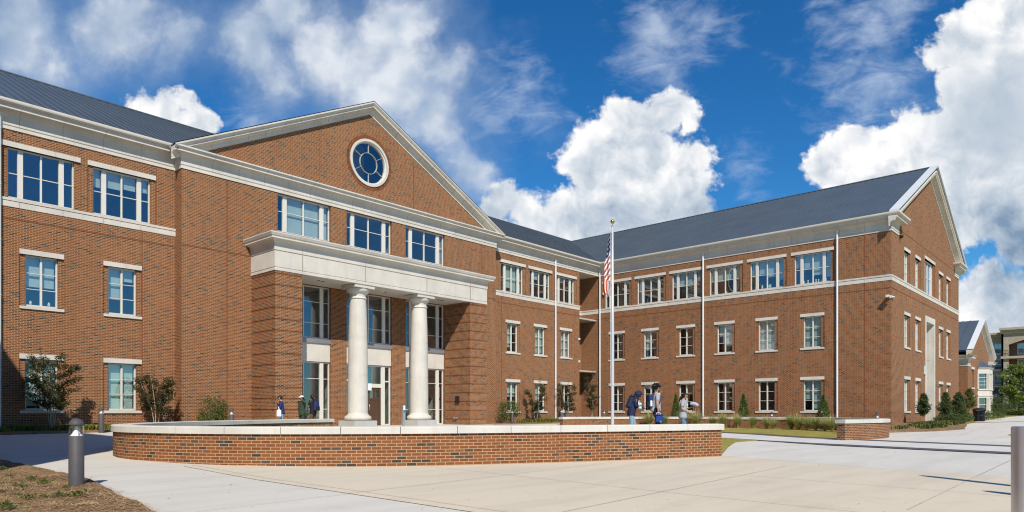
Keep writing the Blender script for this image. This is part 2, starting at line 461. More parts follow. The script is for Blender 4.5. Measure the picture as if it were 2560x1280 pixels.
# ------------------------------------------------------------------ mesh builder
class MB:
    def __init__(s):
        s.v = []; s.f = []; s.uv = []; s.mi = []; s.sm = []
    def face(s, pts, uvs=None, mi=0, sm=False):
        i = len(s.v)
        s.v += [tuple(p) for p in pts]
        s.f.append(tuple(range(i, i + len(pts))))
        s.uv.append(uvs or [(0, 0)] * len(pts))
        s.mi.append(mi); s.sm.append(sm)
    def mesh(s, verts, faces, mi=0, sm=False, uvf=None):
        i = len(s.v)
        s.v += [tuple(p) for p in verts]
        for k, f in enumerate(faces):
            s.f.append(tuple(i + j for j in f))
            s.uv.append(uvf[k] if uvf else [(0, 0)] * len(f))
            s.mi.append(mi); s.sm.append(sm)
    def box(s, x0, x1, y0, y1, z0, z1, mi=0):
        P = lambda x, y, z: (x, y, z)
        dx, dy = x1 - x0, y1 - y0
        s.face([P(x0, y0, z0), P(x1, y0, z0), P(x1, y0, z1), P(x0, y0, z1)], [(x0, z0), (x1, z0), (x1, z1), (x0, z1)], mi)
        s.face([P(x1, y1, z0), P(x0, y1, z0), P(x0, y1, z1), P(x1, y1, z1)], [(x1, z0), (x0, z0), (x0, z1), (x1, z1)], mi)
        s.face([P(x0, y1, z0), P(x0, y0, z0), P(x0, y0, z1), P(x0, y1, z1)], [(y1, z0), (y0, z0), (y0, z1), (y1, z1)], mi)
        s.face([P(x1, y0, z0), P(x1, y1, z0), P(x1, y1, z1), P(x1, y0, z1)], [(y0, z0), (y1, z0), (y1, z1), (y0, z1)], mi)
        s.face([P(x0, y0, z1), P(x1, y0, z1), P(x1, y1, z1), P(x0, y1, z1)], [(x0, y0), (x1, y0), (x1, y1), (x0, y1)], mi)
        s.face([P(x0, y1, z0), P(x1, y1, z0), P(x1, y0, z0), P(x0, y0, z0)], [(x0, y1), (x1, y1), (x1, y0), (x0, y0)], mi)
    def fbox(s, fac, u0, u1, z0, z1, d0, d1, mi=0):
        """box on a facade: d is depth inward (negative = proud)"""
        c = [fac(u, z, d) for d in (d0, d1) for (u, z) in ((u0, z0), (u1, z0), (u1, z1), (u0, z1))]
        q = lambda a, b, c_, d_, uv: s.face([c[a], c[b], c[c_], c[d_]], uv, mi)
        q(0, 1, 2, 3, [(u0, z0), (u1, z0), (u1, z1), (u0, z1)])
        q(4, 7, 6, 5, [(u0, z0), (u0, z1), (u1, z1), (u1, z0)])
        q(0, 3, 7, 4, [(d0, z0), (d0, z1), (d1, z1), (d1, z0)])
        q(1, 5, 6, 2, [(d0, z0), (d1, z0), (d1, z1), (d0, z1)])
        q(3, 2, 6, 7, [(u0, d0), (u1, d0), (u1, d1), (u0, d1)])
        q(0, 4, 5, 1, [(u0, d0), (u0, d1), (u1, d1), (u1, d0)])
    def tube(s, pts, rad, n=8, mi=0, sm=True, caps=True):
        pts = [Vector(p) for p in pts]
        rads = rad if isinstance(rad, (list, tuple)) else [rad] * len(pts)
        rings = []
        up = None
        for i, p in enumerate(pts):
            t = (pts[min(i + 1, len(pts) - 1)] - pts[max(i - 1, 0)]).normalized()
            if up is None:
                up = Vector((0, 0, 1)) if abs(t.z) < .9 else Vector((1, 0, 0))
            a = t.cross(up)
            if a.length < 1e-4:
                a = t.cross(Vector((0, 1, 0)))
            a.normalize()
            b = a.cross(t).normalized()
            up = b
            rings.append([p + (a * math.cos(2 * PI * k / n) + b * math.sin(2 * PI * k / n)) * rads[i] for k in range(n)])
        vs = [q for r in rings for q in r]
        fs = []
        for i in range(len(pts) - 1):
            for k in range(n):
                fs.append((i * n + k, i * n + (k + 1) % n, (i + 1) * n + (k + 1) % n, (i + 1) * n + k))
        s.mesh(vs, fs, mi, sm)
        if caps:
            s.face(list(reversed(rings[0])), None, mi); s.face(rings[-1], None, mi)
    def lathe(s, cx, cy, prof, n=32, mi=0, sm=True):
        vs = []; fs = []
        for (r, z) in prof:
            for k in range(n):
                vs.append((cx + r * math.cos(2 * PI * k / n), cy + r * math.sin(2 * PI * k / n), z))
        for i in range(len(prof) - 1):
            for k in range(n):
                fs.append((i * n + k, i * n + (k + 1) % n, (i + 1) * n + (k + 1) % n, (i + 1) * n + k))
        s.mesh(vs, fs, mi, sm)
        if prof[-1][0] > .001:
            s.face([vs[(len(prof) - 1) * n + k] for k in range(n)], None, mi)
    def sweep(s, path, prof, closed=False, caps=True, mi=0, flip=1, uvlen=False, sm=False):
        """sweep profile [(out, z)] along plan polyline; out is to the right of travel (times flip)"""
        P = [Vector((p[0], p[1])) for p in path]
        n = len(P)
        offs = []
        for i in range(n):
            if closed:
                a = (P[i] - P[i - 1]).normalized(); b = (P[(i + 1) % n] - P[i]).normalized()
            else:
                a = (P[i] - P[i - 1]).normalized() if i > 0 else (P[1] - P[0]).normalized()
                b = (P[i + 1] - P[i]).normalized() if i < n - 1 else a
            na = Vector((a.y, -a.x)); nb = Vector((b.y, -b.x))
            m = (na + nb)
            m = m / max(.2, m.length_squared) * 2
            offs.append(m * flip)
        L = [0.]
        for i in range(1, n):
            L.append(L[-1] + (P[i] - P[i - 1]).length)
        k = len(prof)
        H = [0.]
        for j in range(1, k):
            H.append(H[-1] + math.hypot(prof[j][0] - prof[j - 1][0], prof[j][1] - prof[j - 1][1]))
        vs = [(P[i].x + offs[i].x * o, P[i].y + offs[i].y * o, z) for i in range(n) for (o, z) in prof]
        fs = []; uvf = []
        for i in range(n if closed else n - 1):
            i2 = (i + 1) % n
            for j in range(k - 1):
                fs.append((i * k + j, i2 * k + j, i2 * k + j + 1, i * k + j + 1))
                a, b = L[i], L[i2]
                za = prof[j][1] if uvlen else H[j]; zb = prof[j + 1][1] if uvlen else H[j + 1]
                uvf.append([(a, za), (b, za), (b, zb), (a, zb)])
        s.mesh(vs, fs, mi, sm, uvf)
        if caps and not closed:
            s.face([vs[j] for j in range(k)], [(prof[j][0], prof[j][1]) for j in range(k)], mi)
            s.face([vs[(n - 1) * k + j] for j in reversed(range(k))], [(prof[j][0], prof[j][1]) for j in reversed(range(k))], mi)
    def build(s, name, mats, parent=None, smooth=False):
        me = bpy.data.meshes.new(name)
        me.from_pydata(s.v, [], s.f)
        ul = me.uv_layers.new(name="UVMap")
        k = 0
        buf = []
        for u in s.uv:
            for a in u:
                buf.append(a[0]); buf.append(a[1])
        ul.data.foreach_set('uv', buf)
        if not isinstance(mats, (list, tuple)):
            mats = [mats]
        for mm in mats:
            me.materials.append(MATS[mm])
        me.polygons.foreach_set('material_index', s.mi)
        me.polygons.foreach_set('use_smooth', [bool(a or smooth) for a in s.sm])
        me.update()
        o = bpy.data.objects.new(name, me)
        col.objects.link(o)
        if parent is not None:
            o.parent = parent
            o.matrix_parent_inverse = Matrix.Translation(-parent.location) if parent.parent is None else Matrix.Identity(4)
        return o

def tag(o, label=None, cat=None, group=None, kind=None):
    if label: o['label'] = label
    if cat: o['category'] = cat
    if group: o['group'] = group
    if kind: o['kind'] = kind
    return o
def thing(name, label, cat, loc=(0, 0, 0), group=None, rz=0.):
    o = bpy.data.objects.new(name, None)
    o.empty_display_size = .2
    col.objects.link(o)
    o.location = loc
    o.rotation_euler = (0, 0, rz)
    return tag(o, label, cat, group)
def copy_tree(o, parent=None):
    c = o.copy(); col.objects.link(c); c.parent = parent
    for ch in list(o.children):
        copy_tree(ch, c)
    return c
def ray_x(u, Y):
    """plan X where the sight line of the survey column u meets the line Y"""
    r = FWD * 1740 + RGT * (u - 1280)
    return r.x * Y / r.y
def survey(u, d):
    r = FWD * d + RGT * (d * (u - 1280) / 1740.)
    return r.x, r.y

# ------------------------------------------------------------------ ground
def clip01(x): return max(0., min(1., x))
def gz(x, y):
    t = max(clip01((y - 11.) / 21.), clip01((x - 36.) / 15.))
    rr = ((x - 22.) ** 2 + (y - 13.5) ** 2) / 42.25
    return .05 + .34 * t + .70 * clip01((x - 72.) / 40.) + (.23 * (1 - rr) ** 2 if rr < 1 else 0.)

def sheet(name, poly, matn, dz, cell=1.0, kind='structure', thick=0.):
    """flat polygon cut along a grid and draped over the ground"""
    import bmesh
    bm = bmesh.new()
    bm.faces.new([bm.verts.new((x, y, 0)) for x, y in poly])
    xs = [p[0] for p in poly]; ys = [p[1] for p in poly]
    def cuts(lo, hi):
        r = []
        c = math.ceil(lo / cell) * cell
        while c < hi:
            r.append(c); c += cell
        return r
    for c in cuts(min(xs), max(xs)):
        bmesh.ops.bisect_plane(bm, geom=bm.verts[:] + bm.edges[:] + bm.faces[:], plane_co=(c, 0, 0), plane_no=(1, 0, 0), dist=1e-5)
    for c in cuts(min(ys), max(ys)):
        bmesh.ops.bisect_plane(bm, geom=bm.verts[:] + bm.edges[:] + bm.faces[:], plane_co=(0, c, 0), plane_no=(0, 1, 0), dist=1e-5)
    for v in bm.verts:
        v.co.z = gz(v.co.x, v.co.y) + (dz(v.co.x, v.co.y) if callable(dz) else dz)
    if thick:
        eds = [e for e in bm.edges if e.is_boundary]
        r = bmesh.ops.extrude_edge_only(bm, edges=eds)
        for v in [q for q in r['geom'] if isinstance(q, bmesh.types.BMVert)]:
            v.co.z -= thick
    bmesh.ops.recalc_face_normals(bm, faces=bm.faces[:])
    me = bpy.data.meshes.new(name)
    bm.to_mesh(me); bm.free()
    me.materials.append(MATS[matn])
    o = bpy.data.objects.new(name, me)
    col.objects.link(o)
    if kind:
        o['kind'] = kind
    return o

# ================================================================== SCHOOL BUILDING
YA, YP, YB, YF = 33.6, 32.9, 32.95, 30.6
XB, YC, XE, XR = 47.9, 11.55, 69.3, 58.6
PX0, PX1, PXC = 13.6, 34.7, 24.15
SLOPE = .5
school = thing('school_building', 'large red brick school with dark metal roofs, white pediment and columned entrance', 'building', (24, 34, 0))

def facA(u, z, d): return (u, YA + d, z)
def facP(u, z, d): return (u, YP + d, z)
def facB(u, z, d): return (XB + d, u, z)
def facC(u, z, d): return (u, YC + d, z)
def facL(u, z, d): return (.5 - d, u, z)

R1, R2 = .055, .15          # recess of the brick panel, recess of the window frame

def wall(m, fac, u0, u1, z0, z1, holes):
    """brick face with stepped openings. hole: (ou0, ou1, iu0, iu1, z0, z1)"""
    us = sorted({u0, u1} | {h[0] for h in holes} | {h[1] for h in holes})
    zs = sorted({z0, z1} | {h[4] for h in holes} | {h[5] for h in holes})
    for a, b in zip(us, us[1:]):
        for c, d in zip(zs, zs[1:]):
            mu, mz = (a + b) / 2, (c + d) / 2
            if any(h[0] < mu < h[1] and h[4] < mz < h[5] for h in holes):
                continue
            m.face([fac(a, c, 0), fac(b, c, 0), fac(b, d, 0), fac(a, d, 0)], [(a, c), (b, c), (b, d), (a, d)])
    for (o0, o1, i0, i1, c, d) in holes:
        r1 = R1 if o0 != i0 else 0.
        for (ua, ub, da, db) in ((o0, o0, 0, r1), (o1, o1, 0, r1), (i0, i0, r1, R2 + .12), (i1, i1, r1, R2 + .12)):
            if db > da:
                m.face([fac(ua, c, da), fac(ua, c, db), fac(ua, d, db), fac(ua, d, da)], [(da, c), (db, c), (db, d), (da, d)])
        if r1:
            for ua, ub in ((o0, i0), (i1, o1)):
                m.face([fac(ua, c, r1), fac(ub, c, r1), fac(ub, d, r1), fac(ua, d, r1)], [(ua, c), (ub, c), (ub, d), (ua, d)])
        for z in (c, d):
            m.face([fac(o0, z, 0), fac(o1, z, 0), fac(o1, z, R2 + .12), fac(o0, z, R2 + .12)], [(o0, 0), (o1, 0), (o1, .2), (o0, .2)])

def blinds(w, fac, u0, u1, z0, z1, drop):
    """drop: list of (ua, ub, zlow) sheets hanging behind the panes"""
    for ua, ub, zl in drop:
        b = MB()
        b.fbox(fac, ua, ub, zl, z1 - .02, R2 + .17, R2 + .175)
        b.fbox(fac, ua, ub, zl - .03, zl, R2 + .16, R2 + .185)
        b.build('blind', 'blind', w)

def win_small(fac, uc, z0, z1, blind=None, name='window', lint=True, sill=True):
    """two lights wide, three high; z0..z1 is the frame"""
    hw = .58
    m = MB()
    F0, F1 = R2, R2 + .09
    fr = .058
    m.fbox(fac, uc - hw, uc - hw + fr, z0, z1, F0, F1)
    m.fbox(fac, uc + hw - fr, uc + hw, z0, z1, F0, F1)
    m.fbox(fac, uc - hw + fr, uc + hw - fr, z1 - .07, z1, F0, F1)
    m.fbox(fac, uc - hw + fr, uc + hw - fr, z0, z0 + .085, F0 - .02, F1)
    m.fbox(fac, uc - .038, uc + .038, z0 + .085, z1 - .07, F0 + .004, F1)
    h = (z1 - .07 - z0 - .085) / 3
    for k in (1, 2):
        z = z0 + .085 + h * k
        m.fbox(fac, uc - hw + fr, uc - .038, z - .013, z + .013, F0 + .02, F1)
        m.fbox(fac, uc + .038, uc + hw - fr, z - .013, z + .013, F0 + .02, F1)
    w = m.build(name, 'white_frame', school)
    p = MB()
    d = F0 + .055
    p.face([fac(uc - hw + .02, z0 + .02, d), fac(uc + hw - .02, z0 + .02, d), fac(uc + hw - .02, z1 - .02, d), fac(uc - hw + .02, z1 - .02, d)])
    p.build('pane', 'glass', w)
    if lint:
        l = MB(); l.fbox(fac, uc - .785, uc + .785, z1, z1 + .205, -.025, .16); l.build('lintel', 'stone', w)
    if sill:
        l = MB(); l.fbox(fac, uc - .785, uc + .785, z0 - .115, z0, -.055, .17); l.build('sill', 'stone', w)
    if blind:
        blinds(w, fac, 0, 0, z0, z1, [(uc - hw + .08, uc - .02, z0 + (z1 - z0) * blind[0]), (uc + .02, uc + hw - .08, z0 + (z1 - z0) * blind[1])])
    return (uc - .785, uc + .785, uc - hw, uc + hw, z0, z1)

def win_triple(fac, uc, z0, z1, blind=None, hw=1.18, lhw=1.4, lint=True, rows=2, side=.365, mul=.185, split=None, sill=False, bars=None, gm='glass', center_bar=True, outer=None):
    """side light, broad mullion, paired centre lights, broad mullion, side light"""
    F0, F1 = R2, R2 + .09
    fr = .05
    m = MB()
    a = [uc - hw, uc - hw + fr, uc - hw + side, uc - hw + side + mul, uc + hw - side - mul, uc + hw - side, uc + hw - fr, uc + hw]
    m.fbox(fac, a[0], a[1], z0, z1, F0, F1)
    m.fbox(fac, a[6], a[7], z0, z1, F0, F1)
    m.fbox(fac, a[2], a[3], z0, z1, F0 - .01, F1)
    m.fbox(fac, a[4], a[5], z0, z1, F0 - .01, F1)
    zt, zb = z1 - .06, z0 + .07
    zr = bars if bars else [z0 + (z1 - z0) * .5]
    for (x0, x1) in ((a[1], a[2]), (a[3], a[4]), (a[5], a[6])):
        m.fbox(fac, x0, x1, zt, z1, F0, F1)
        m.fbox(fac, x0, x1, z0, zb, F0 - .015, F1)
        for z in zr:
            if x0 == a[3] and center_bar:
                m.fbox(fac, x0, uc - .032, z - .015, z + .015, F0 + .02, F1)
                m.fbox(fac, uc + .032, x1, z - .015, z + .015, F0 + .02, F1)
            else:
                m.fbox(fac, x0, x1, z - .015, z + .015, F0 + .02, F1)
    if center_bar:
        m.fbox(fac, uc - .032, uc + .032, zb, zt, F0 + .008, F1)
    w = m.build('window', 'white_frame', school)
    p = MB(); d = F0 + .055
    p.face([fac(uc - hw + .02, z0 + .02, d), fac(uc + hw - .02, z0 + .02, d), fac(uc + hw - .02, z1 - .02, d), fac(uc - hw + .02, z1 - .02, d)])
    p.build('pane', gm, w)
    if lint:
        l = MB()
        for k in range(3):
            l.fbox(fac, uc - lhw + 2 * lhw * k / 3 + .003, uc - lhw + 2 * lhw * (k + 1) / 3 - .003, z1, z1 + .205, -.025, .16)
        l.build('lintel', 'stone', w)
    if blind:
        cells = [(a[1], a[2]), (a[3], uc), (uc, a[4]), (a[5], a[6])]
        blinds(w, fac, 0, 0, z0, z1, [(c[0] + .01, c[1] - .01, z0 + (z1 - z0) * b) for c, b in zip(cells, blind) if b is not None])
    o = lhw if outer is None else outer
    return (uc - o, uc + o, uc - hw, uc + hw, z0, z1)

rb = random.Random(3)
def rbl(p=.75):
    if rb.random() > p: return None
    a = rb.choice([.35, .5, .62, .1, .02, .45]); return (a, a if rb.random() < .7 else min(.95, a + .3))

# ---- facade A, left of the entrance block
hol = []
for i, uc in enumerate((5.2, 8.27, 11.335)):
    hol.append(win_triple(facA, uc, 9.79, 11.83, [(.5, .5, .5, .5), None, (.62, .66, .7, .72)][i]))
    hol.append(win_small(facA, uc, 5.5, 7.6, [(.3, .3), (.42, .42), (.35, .75)][i]))
    hol.append(win_small(facA, uc, 1.26, 3.36, (.1, .1) if i < 2 else (.0, .0)))
wl = MB()
wall(wl, facA, 3.2, PX0, -.2, 12.62, hol)
wl.build('brick_wall', 'brick', school)
# ---- facade A, right of it
hol = []
wl = MB()
for i, uc in enumerate((37.22, 40.32, 43.44)):
    hol.append(win_triple(facA, uc, 9.79, 11.83, [(None, .2, .1, .1), (None, .7, None, .6), (.3, .8, None, .55)][i]))
    hol.append(win_small(facA, uc, 5.5, 7.6, [(.2, .9), (.1, .1), (.05, .05)][i]))
    hol.append(win_small(facA, uc, 1.26, 3.36, [(.52, .52), (.4, .4), None][i]))
wall(wl, facA, PX1, 45.22, -.2, 12.62, hol)
wl.build('brick_wall', 'brick', school)
# corner notches
YN = 35.4
wl = MB()
wl.face([(45.22, YA, -.2), (45.22, YN, -.2), (45.22, YN, 12.62), (45.22, YA, 12.62)], [(0, -.2), (YN - YA, -.2), (YN - YA, 12.62), (0, 12.62)])
wl.face([(45.22, YN, -.2), (XB, YN, -.2), (XB, YN, 12.62), (45.22, YN, 12.62)], [(45.22, -.2), (XB, -.2), (XB, 12.62), (45.22, 12.62)])
wl.build('brick_wall', 'brick', school)
wl = MB()
wl.face([(3.2, YA, -.2), (3.2, YN, -.2), (3.2, YN, 12.62), (3.2, YA, 12.62)], [(0, -.2), (YN - YA, -.2), (YN - YA, 12.62), (0, 12.62)])
for x0, x1 in ((.5, 3.2),):
    wl.face([(x0, YN, -.2), (x1, YN, -.2), (x1, YN, 12.62), (x0, YN, 12.62)], [(x0, -.2), (x1, -.2), (x1, 12.62), (x0, 12.62)])
wl.build('brick_wall', 'brick', school)

# ---- right wing, long side
hol = []
bl3 = [None, (None, None, None, .5), (.62, .55, .5, .52), (.5, .52, .5, .52), (.30, .42, .56, .5), (.2, .3, .55, .6)]
bl2 = [None, (.95, .3), None, (.25, .6), (.05, .05), (.03, .03)]
bl1 = [None, None, None, None, None, (.1, .4)]
for i in range(6):
    uc = 31.82 - 3.098 * i
    hol.append(win_triple(facB, uc, 9.79, 11.83, bl3[i]))
    hol.append(win_small(facB, uc, 5.5, 7.6, bl2[i]))
    hol.append(win_small(facB, uc, 1.26, 3.36, bl1[i]))
wl = MB()
wall(wl, facB, YC, YN, -.2, 12.62, hol)
wl.build('brick_wall', 'brick', school)
# ---- gable end
hol = []
wl = MB()
for uc in (51.85, 54.83, 62.3, 65.1):
    for z0, z1 in ((9.79, 11.83), (5.5, 7.6), (1.26, 3.36)):
        hol.append(win_small(facC, uc, z0, z1, rbl(), sill=z0 < 9))
hol.append(win_triple(facC, 58.55, 9.79, 12.24, None, hw=1.4, lhw=1.7, outer=1.7))
PT0, PT1, PTZ = 57.0, 60.14, 8.15
wall(wl, facC, XB, XE, -.2, 12.62, hol + [(PT0, PT1, PT0, PT1, -.2, PTZ)])
zt = lambda x: 12.62 + (min(x - XB, XE - x)) * .5 + .30
wl.face([facC(XB, 12.62, 0), facC(XE, 12.62, 0), facC(XE, zt(XE), 0), facC(XR, zt(XR), 0), facC(XB, zt(XB), 0)],
        [(XB, 12.62), (XE, 12.62), (XE, zt(XE)), (XR, zt(XR)), (XB, zt(XB))])
wl.face([(XE, YC, -.2), (XE, 50, -.2), (XE, 50, 13.4), (XE, YC, 13.4)], [(YC, -.2), (50, -.2), (50, 13.4), (YC, 13.4)])
# portal niche
for x in (PT0 + .28, PT1 - .28):
    wl.face([(x, YC + .3, -.2), (x, YC + 1.35, -.2), (x, YC + 1.35, PTZ), (x, YC + .3, PTZ)], [(0, -.2), (1.05, -.2), (1.05, PTZ), (0, PTZ)])
wl.build('brick_wall', 'brick', school)
ps = MB()
ps.box(PT0, PT0 + .28, YC - .03, YC + .3, -.2, PTZ - .42)
ps.box(PT1 - .28, PT1, YC - .03, YC + .3, -.2, PTZ - .42)
ps.box(PT0, PT1, YC - .03, YC + .3, PTZ - .42, PTZ)
for k in range(6):
    ps.box(PT1 - .31, PT1 - .285, YC + .3, YC + 1.34, -.2 + k * 1.325, -.2 + (k + 1) * 1.325 - .015)
ps.box(PT0 + .28, PT1 - .28, YC + .3, YC + 1.34, PTZ - .44, PTZ - .40)
ps.build('stone_portal', 'stone', school)
dr = MB()
dr.box(PT0 + .3, PT1 - .3, YC + 1.3, YC + 1.36, .3, PTZ - .45)
d_ = dr.build('window', 'white_frame', school)
dg = MB()
for k in range(5):
    for a, b in ((PT0 + .4, 58.5), (58.62, PT1 - .4)):
        dg.face([(a, YC + 1.29, .4 + k * 1.45), (b, YC + 1.29, .4 + k * 1.45), (b, YC + 1.29, 1.75 + k * 1.45), (a, YC + 1.29, 1.75 + k * 1.45)])
dg.build('pane', 'glass', d_)

# ---- left wing (stands beside the camera and shades the forecourt)
wl = MB()
wall(wl, facL, YC, YN, -.2, 12.62, [])
XL2, XLR = -20.9, -10.2
wl.face([(.5, YC, -.2), (XL2, YC, -.2), (XL2, YC, 13), (XLR, YC, 18.27), (.5, YC, 13)], [(.5, 0), (XL2, 0), (XL2, 13), (XLR, 18.27), (.5, 13)])
wl.face([(XL2, YC, -.2), (XL2, 50, -.2), (XL2, 50, 13), (XL2, YC, 13)], [(YC, 0), (50, 0), (50, 13), (YC, 13)])
wl.build('brick_wall', 'brick', school)

# ---- rear walls close the building
wl = MB()
wl.face([(XL2, 55, -.2), (XE, 55, -.2), (XE, 55, 14), (XL2, 55, 14)], [(XL2, 0), (XE, 0), (XE, 14), (XL2, 14)])
wl.build('brick_wall', 'brick', school)

# ---- entrance block
bays = ((18.41, 21.58), (22.60, 25.76), (26.80, 29.97))
hol = []
def bay_holes(b):
    return [(b[0], b[1], b[0], b[1], 10.5, 12.45), (b[0], b[1], b[0], b[1], .40, 7.98)]
for b in bays:
    hol += bay_holes(b)
wl = MB()
wall(wl, facP, PX0, PX1, -.2, 12.62, hol)
for x in (PX0, PX1):
    wl.face([(x, YP, -.2), (x, YA, -.2), (x, YA, 12.62), (x, YP, 12.62)], [(0, -.2), (.7, -.2), (.7, 12.62), (0, 12.62)])
wl.build('brick_wall', 'brick', school)
upbl = [(None, .0, .0, .0), None, (None, None, None, .0)]
for i, b in enumerate(bays):
    uc, hw = (b[0] + b[1]) / 2, (b[1] - b[0]) / 2 - .01
    win_triple(facP, uc, 10.5, 12.45, upbl[i], hw=hw, lint=False, side=.36, mul=.235, bars=[11.58])
    win_triple(facP, uc, 5.16, 7.97, None, hw=hw, lint=False, side=.37, mul=.22, bars=[6.0, 7.13])
    s_ = MB(); s_.fbox(facP, b[0], b[1] + .02, 4.92, 5.15, .02, .3)
    s_.build('metal_sill', 'grey_metal', school)
    s_ = MB(); s_.fbox(facP, b[0], b[1], 4.12, 4.92, .09, .3); s_.fbox(facP, b[0], b[1] + .02, 3.92, 4.12, .075, .3)
    s_.build('spandrel_panel', 'stone', school)
    if i != 1:
        win_triple(facP, uc, .42, 3.90, None, hw=hw, lint=False, side=.37, mul=.22, bars=[1.36, 3.0])
    else:
        F0, F1 = R2, R2 + .1
        m = MB()
        for x0, x1 in ((b[0] + .01, b[0] + .08), (b[0] + .40, b[0] + .66), (b[1] - .66, b[1] - .40), (b[1] - .08, b[1] - .01)):
            m.fbox(facP, x0, x1, .42, 3.9, F0, F1)
        x0, x1 = b[0] + .66, b[1] - .66
        m.fbox(facP, x0, x1, 2.62, 2.84, F0 + .01, F1); m.fbox(facP, x0, x1, 3.83, 3.9, F0 + .01, F1)
        for a0, a1 in ((b[0] + .08, b[0] + .40), (b[1] - .40, b[1] - .08)):
            for z in (.46, 3.0, 3.86):
                m.fbox(facP, a0, a1, z - .04, z + .04, F0 + .02, F1)
        w = m.build('entrance_frame', 'white_frame', school)
        p = MB()
        for a0, a1, z0, z1 in ((b[0] + .08, b[0] + .40, .5, 3.82), (b[1] - .40, b[1] - .08, .5, 3.82), (x0, x1, 2.84, 3.83)):
            p.fbox(facP, a0, a1, z0, z1, F0 + .05, F0 + .056)
        p.build('pane', 'glass', w)
        for k in (0, 1):
            a0 = x0 + k * (x1 - x0) / 2 + .008; a1 = x0 + (k + 1) * (x1 - x0) / 2 - .008
            dm = MB()
            dm.fbox(facP, a0, a1, .44, .72, F0 + .05, F0 + .1)
            dm.fbox(facP, a0, a0 + .12, .72, 2.61, F0 + .05, F0 + .1); dm.fbox(facP, a1 - .12, a1, .72, 2.61, F0 + .05, F0 + .1)
            dm.fbox(facP, a0 + .12, a1 - .12, 1.92, 2.0, F0 + .05, F0 + .1); dm.fbox(facP, a0 + .12, a1 - .12, 2.48, 2.61, F0 + .05, F0 + .1)
            dm.fbox(facP, a0 + .12, a1 - .12, .72, 1.92, F0 + .07, F0 + .1)
            c = (a0 + a1) / 2
            dm.fbox(facP, c - .04, c + .04, 2.0, 2.48, F0 + .05, F0 + .1)
            dd = dm.build('door', 'wood_door', school)
            dp = MB(); dp.fbox(facP, a0 + .12, c - .04, 2.0, 2.48, F0 + .075, F0 + .08); dp.fbox(facP, c + .04, a1 - .12, 2.0, 2.48, F0 + .075, F0 + .08)
            dp.build('pane', 'glass', dd)
            hm = MB(); hx = a1 - .06 if k == 0 else a0 + .06
            hm.tube([(hx, YP + F0 + .06, 1.3), (hx, YP + F0 - .03, 1.33), (hx, YP + F0 - .03, 1.6), (hx, YP + F0 + .06, 1.63)], .016, 8)
            hm.build('handle', 'steel_post', dd)
# small white notice fixed to the door frame
nb = MB(); nb.fbox(facP, 24.1, 24.36, 2.45, 2.85, .09, .12); nb.build('door_notice', 'sign_white', school)

# pediment with its round window
OC, OZ, OR = (24.15), 15.5, 1.34
apex = 18.30
base = 13.20
tri = [(PXC - (apex - base) / SLOPE, base), (PXC + (apex - base) / SLOPE, base), (PXC, apex)]
NH = 48
hole = [(OC + (OR - .12) * math.cos(-2 * PI * k / NH), OZ + (OR - .12) * math.sin(-2 * PI * k / NH)) for k in range(NH)]
tess = tessellate_polygon([[Vector((a, b, 0)) for a, b in tri], [Vector((a, b, 0)) for a, b in hole]])
flat = tri + hole
wl = MB()
for t in tess:
    wl.face([facP(flat[i][0], flat[i][1], 0) for i in t], [flat[i] for i in t])
wl.face([facP(PX0, 12.62, 0), facP(PX1, 12.62, 0), facP(PX1, base, 0), facP(PX0, base, 0)], [(PX0, 12.62), (PX1, 12.62), (PX1, base), (PX0, base)])
wl.build('pediment_wall', 'brick', school)
rg = MB()
def ring(m, r0, r1, d0, d1, n=64, mi=0):
    for k in range(n):
        a, b = 2 * PI * k / n, 2 * PI * (k + 1) / n
        P = lambda r, t, d: facP(OC + r * math.cos(t), OZ + r * math.sin(t), d)
        m.face([P(r0, a, d0), P(r1, a, d0), P(r1, b, d0), P(r0, b, d0)], None, mi)
        m.face([P(r0, a, d0), P(r0, b, d0), P(r0, b, d1), P(r0, a, d1)], None, mi)
        m.face([P(r1, a, d0), P(r1, b, d0), P(r1, b, d1), P(r1, a, d1)], None, mi)
ring(rg, 1.13, 1.20, .02, .20)
w = rg.build('round_window', 'white_frame', school)
rg = MB()
ring(rg, .583, .60, .06, .16)
for k in range(6):
    t = PI / 2 + k * PI / 3
    c, s_ = math.cos(t), math.sin(t)
    q = [(OC + r * c + e * s_ * .009, OZ + r * s_ - e * c * .009) for r, e in ((.6, 1), (1.14, 1), (1.14, -1), (.6, -1))]
    rg.face([facP(x, z, .07) for x, z in q])
    rg.face([facP(q[0][0], q[0][1], .07), facP(q[1][0], q[1][1], .07), facP(q[1][0], q[1][1], .16), facP(q[0][0], q[0][1], .16)])
    rg.face([facP(q[3][0], q[3][1], .07), facP(q[2][0], q[2][1], .07), facP(q[2][0], q[2][1], .16), facP(q[3][0], q[3][1], .16)])
rg.build('glazing_bars', 'grey_stone', w)
rg = MB(); ring(rg, 1.20, OR, -.05, .20); rg.build('stone_surround', 'stone', w)
p = MB(); p.face([facP(OC + 1.2 * math.cos(2 * PI * k / 48), OZ + 1.2 * math.sin(2 * PI * k / 48), .13) for k in range(48)])
p.build('pane', 'glass', w)
# ring of headers round it
hd = MB()
for k in range(110):
    t = 2 * PI * (k + .5) / 110
    dt = 2 * PI / 110 * .42
    P = lambda r, a, d: facP(OC + r * math.cos(a), OZ + r * math.sin(a), d)
    hd.face([P(OR + .01, t - dt, -.004), P(OR + .22, t - dt * .92, -.004), P(OR + .22, t + dt * .92, -.004), P(OR + .01, t + dt, -.004)],
            [(0.02 + k * .21, .01), (.18 + k * .21, .01), (.18 + k * .21, .06), (.02 + k * .21, .06)])
hd.build('brick_ring', 'brick_course', school)

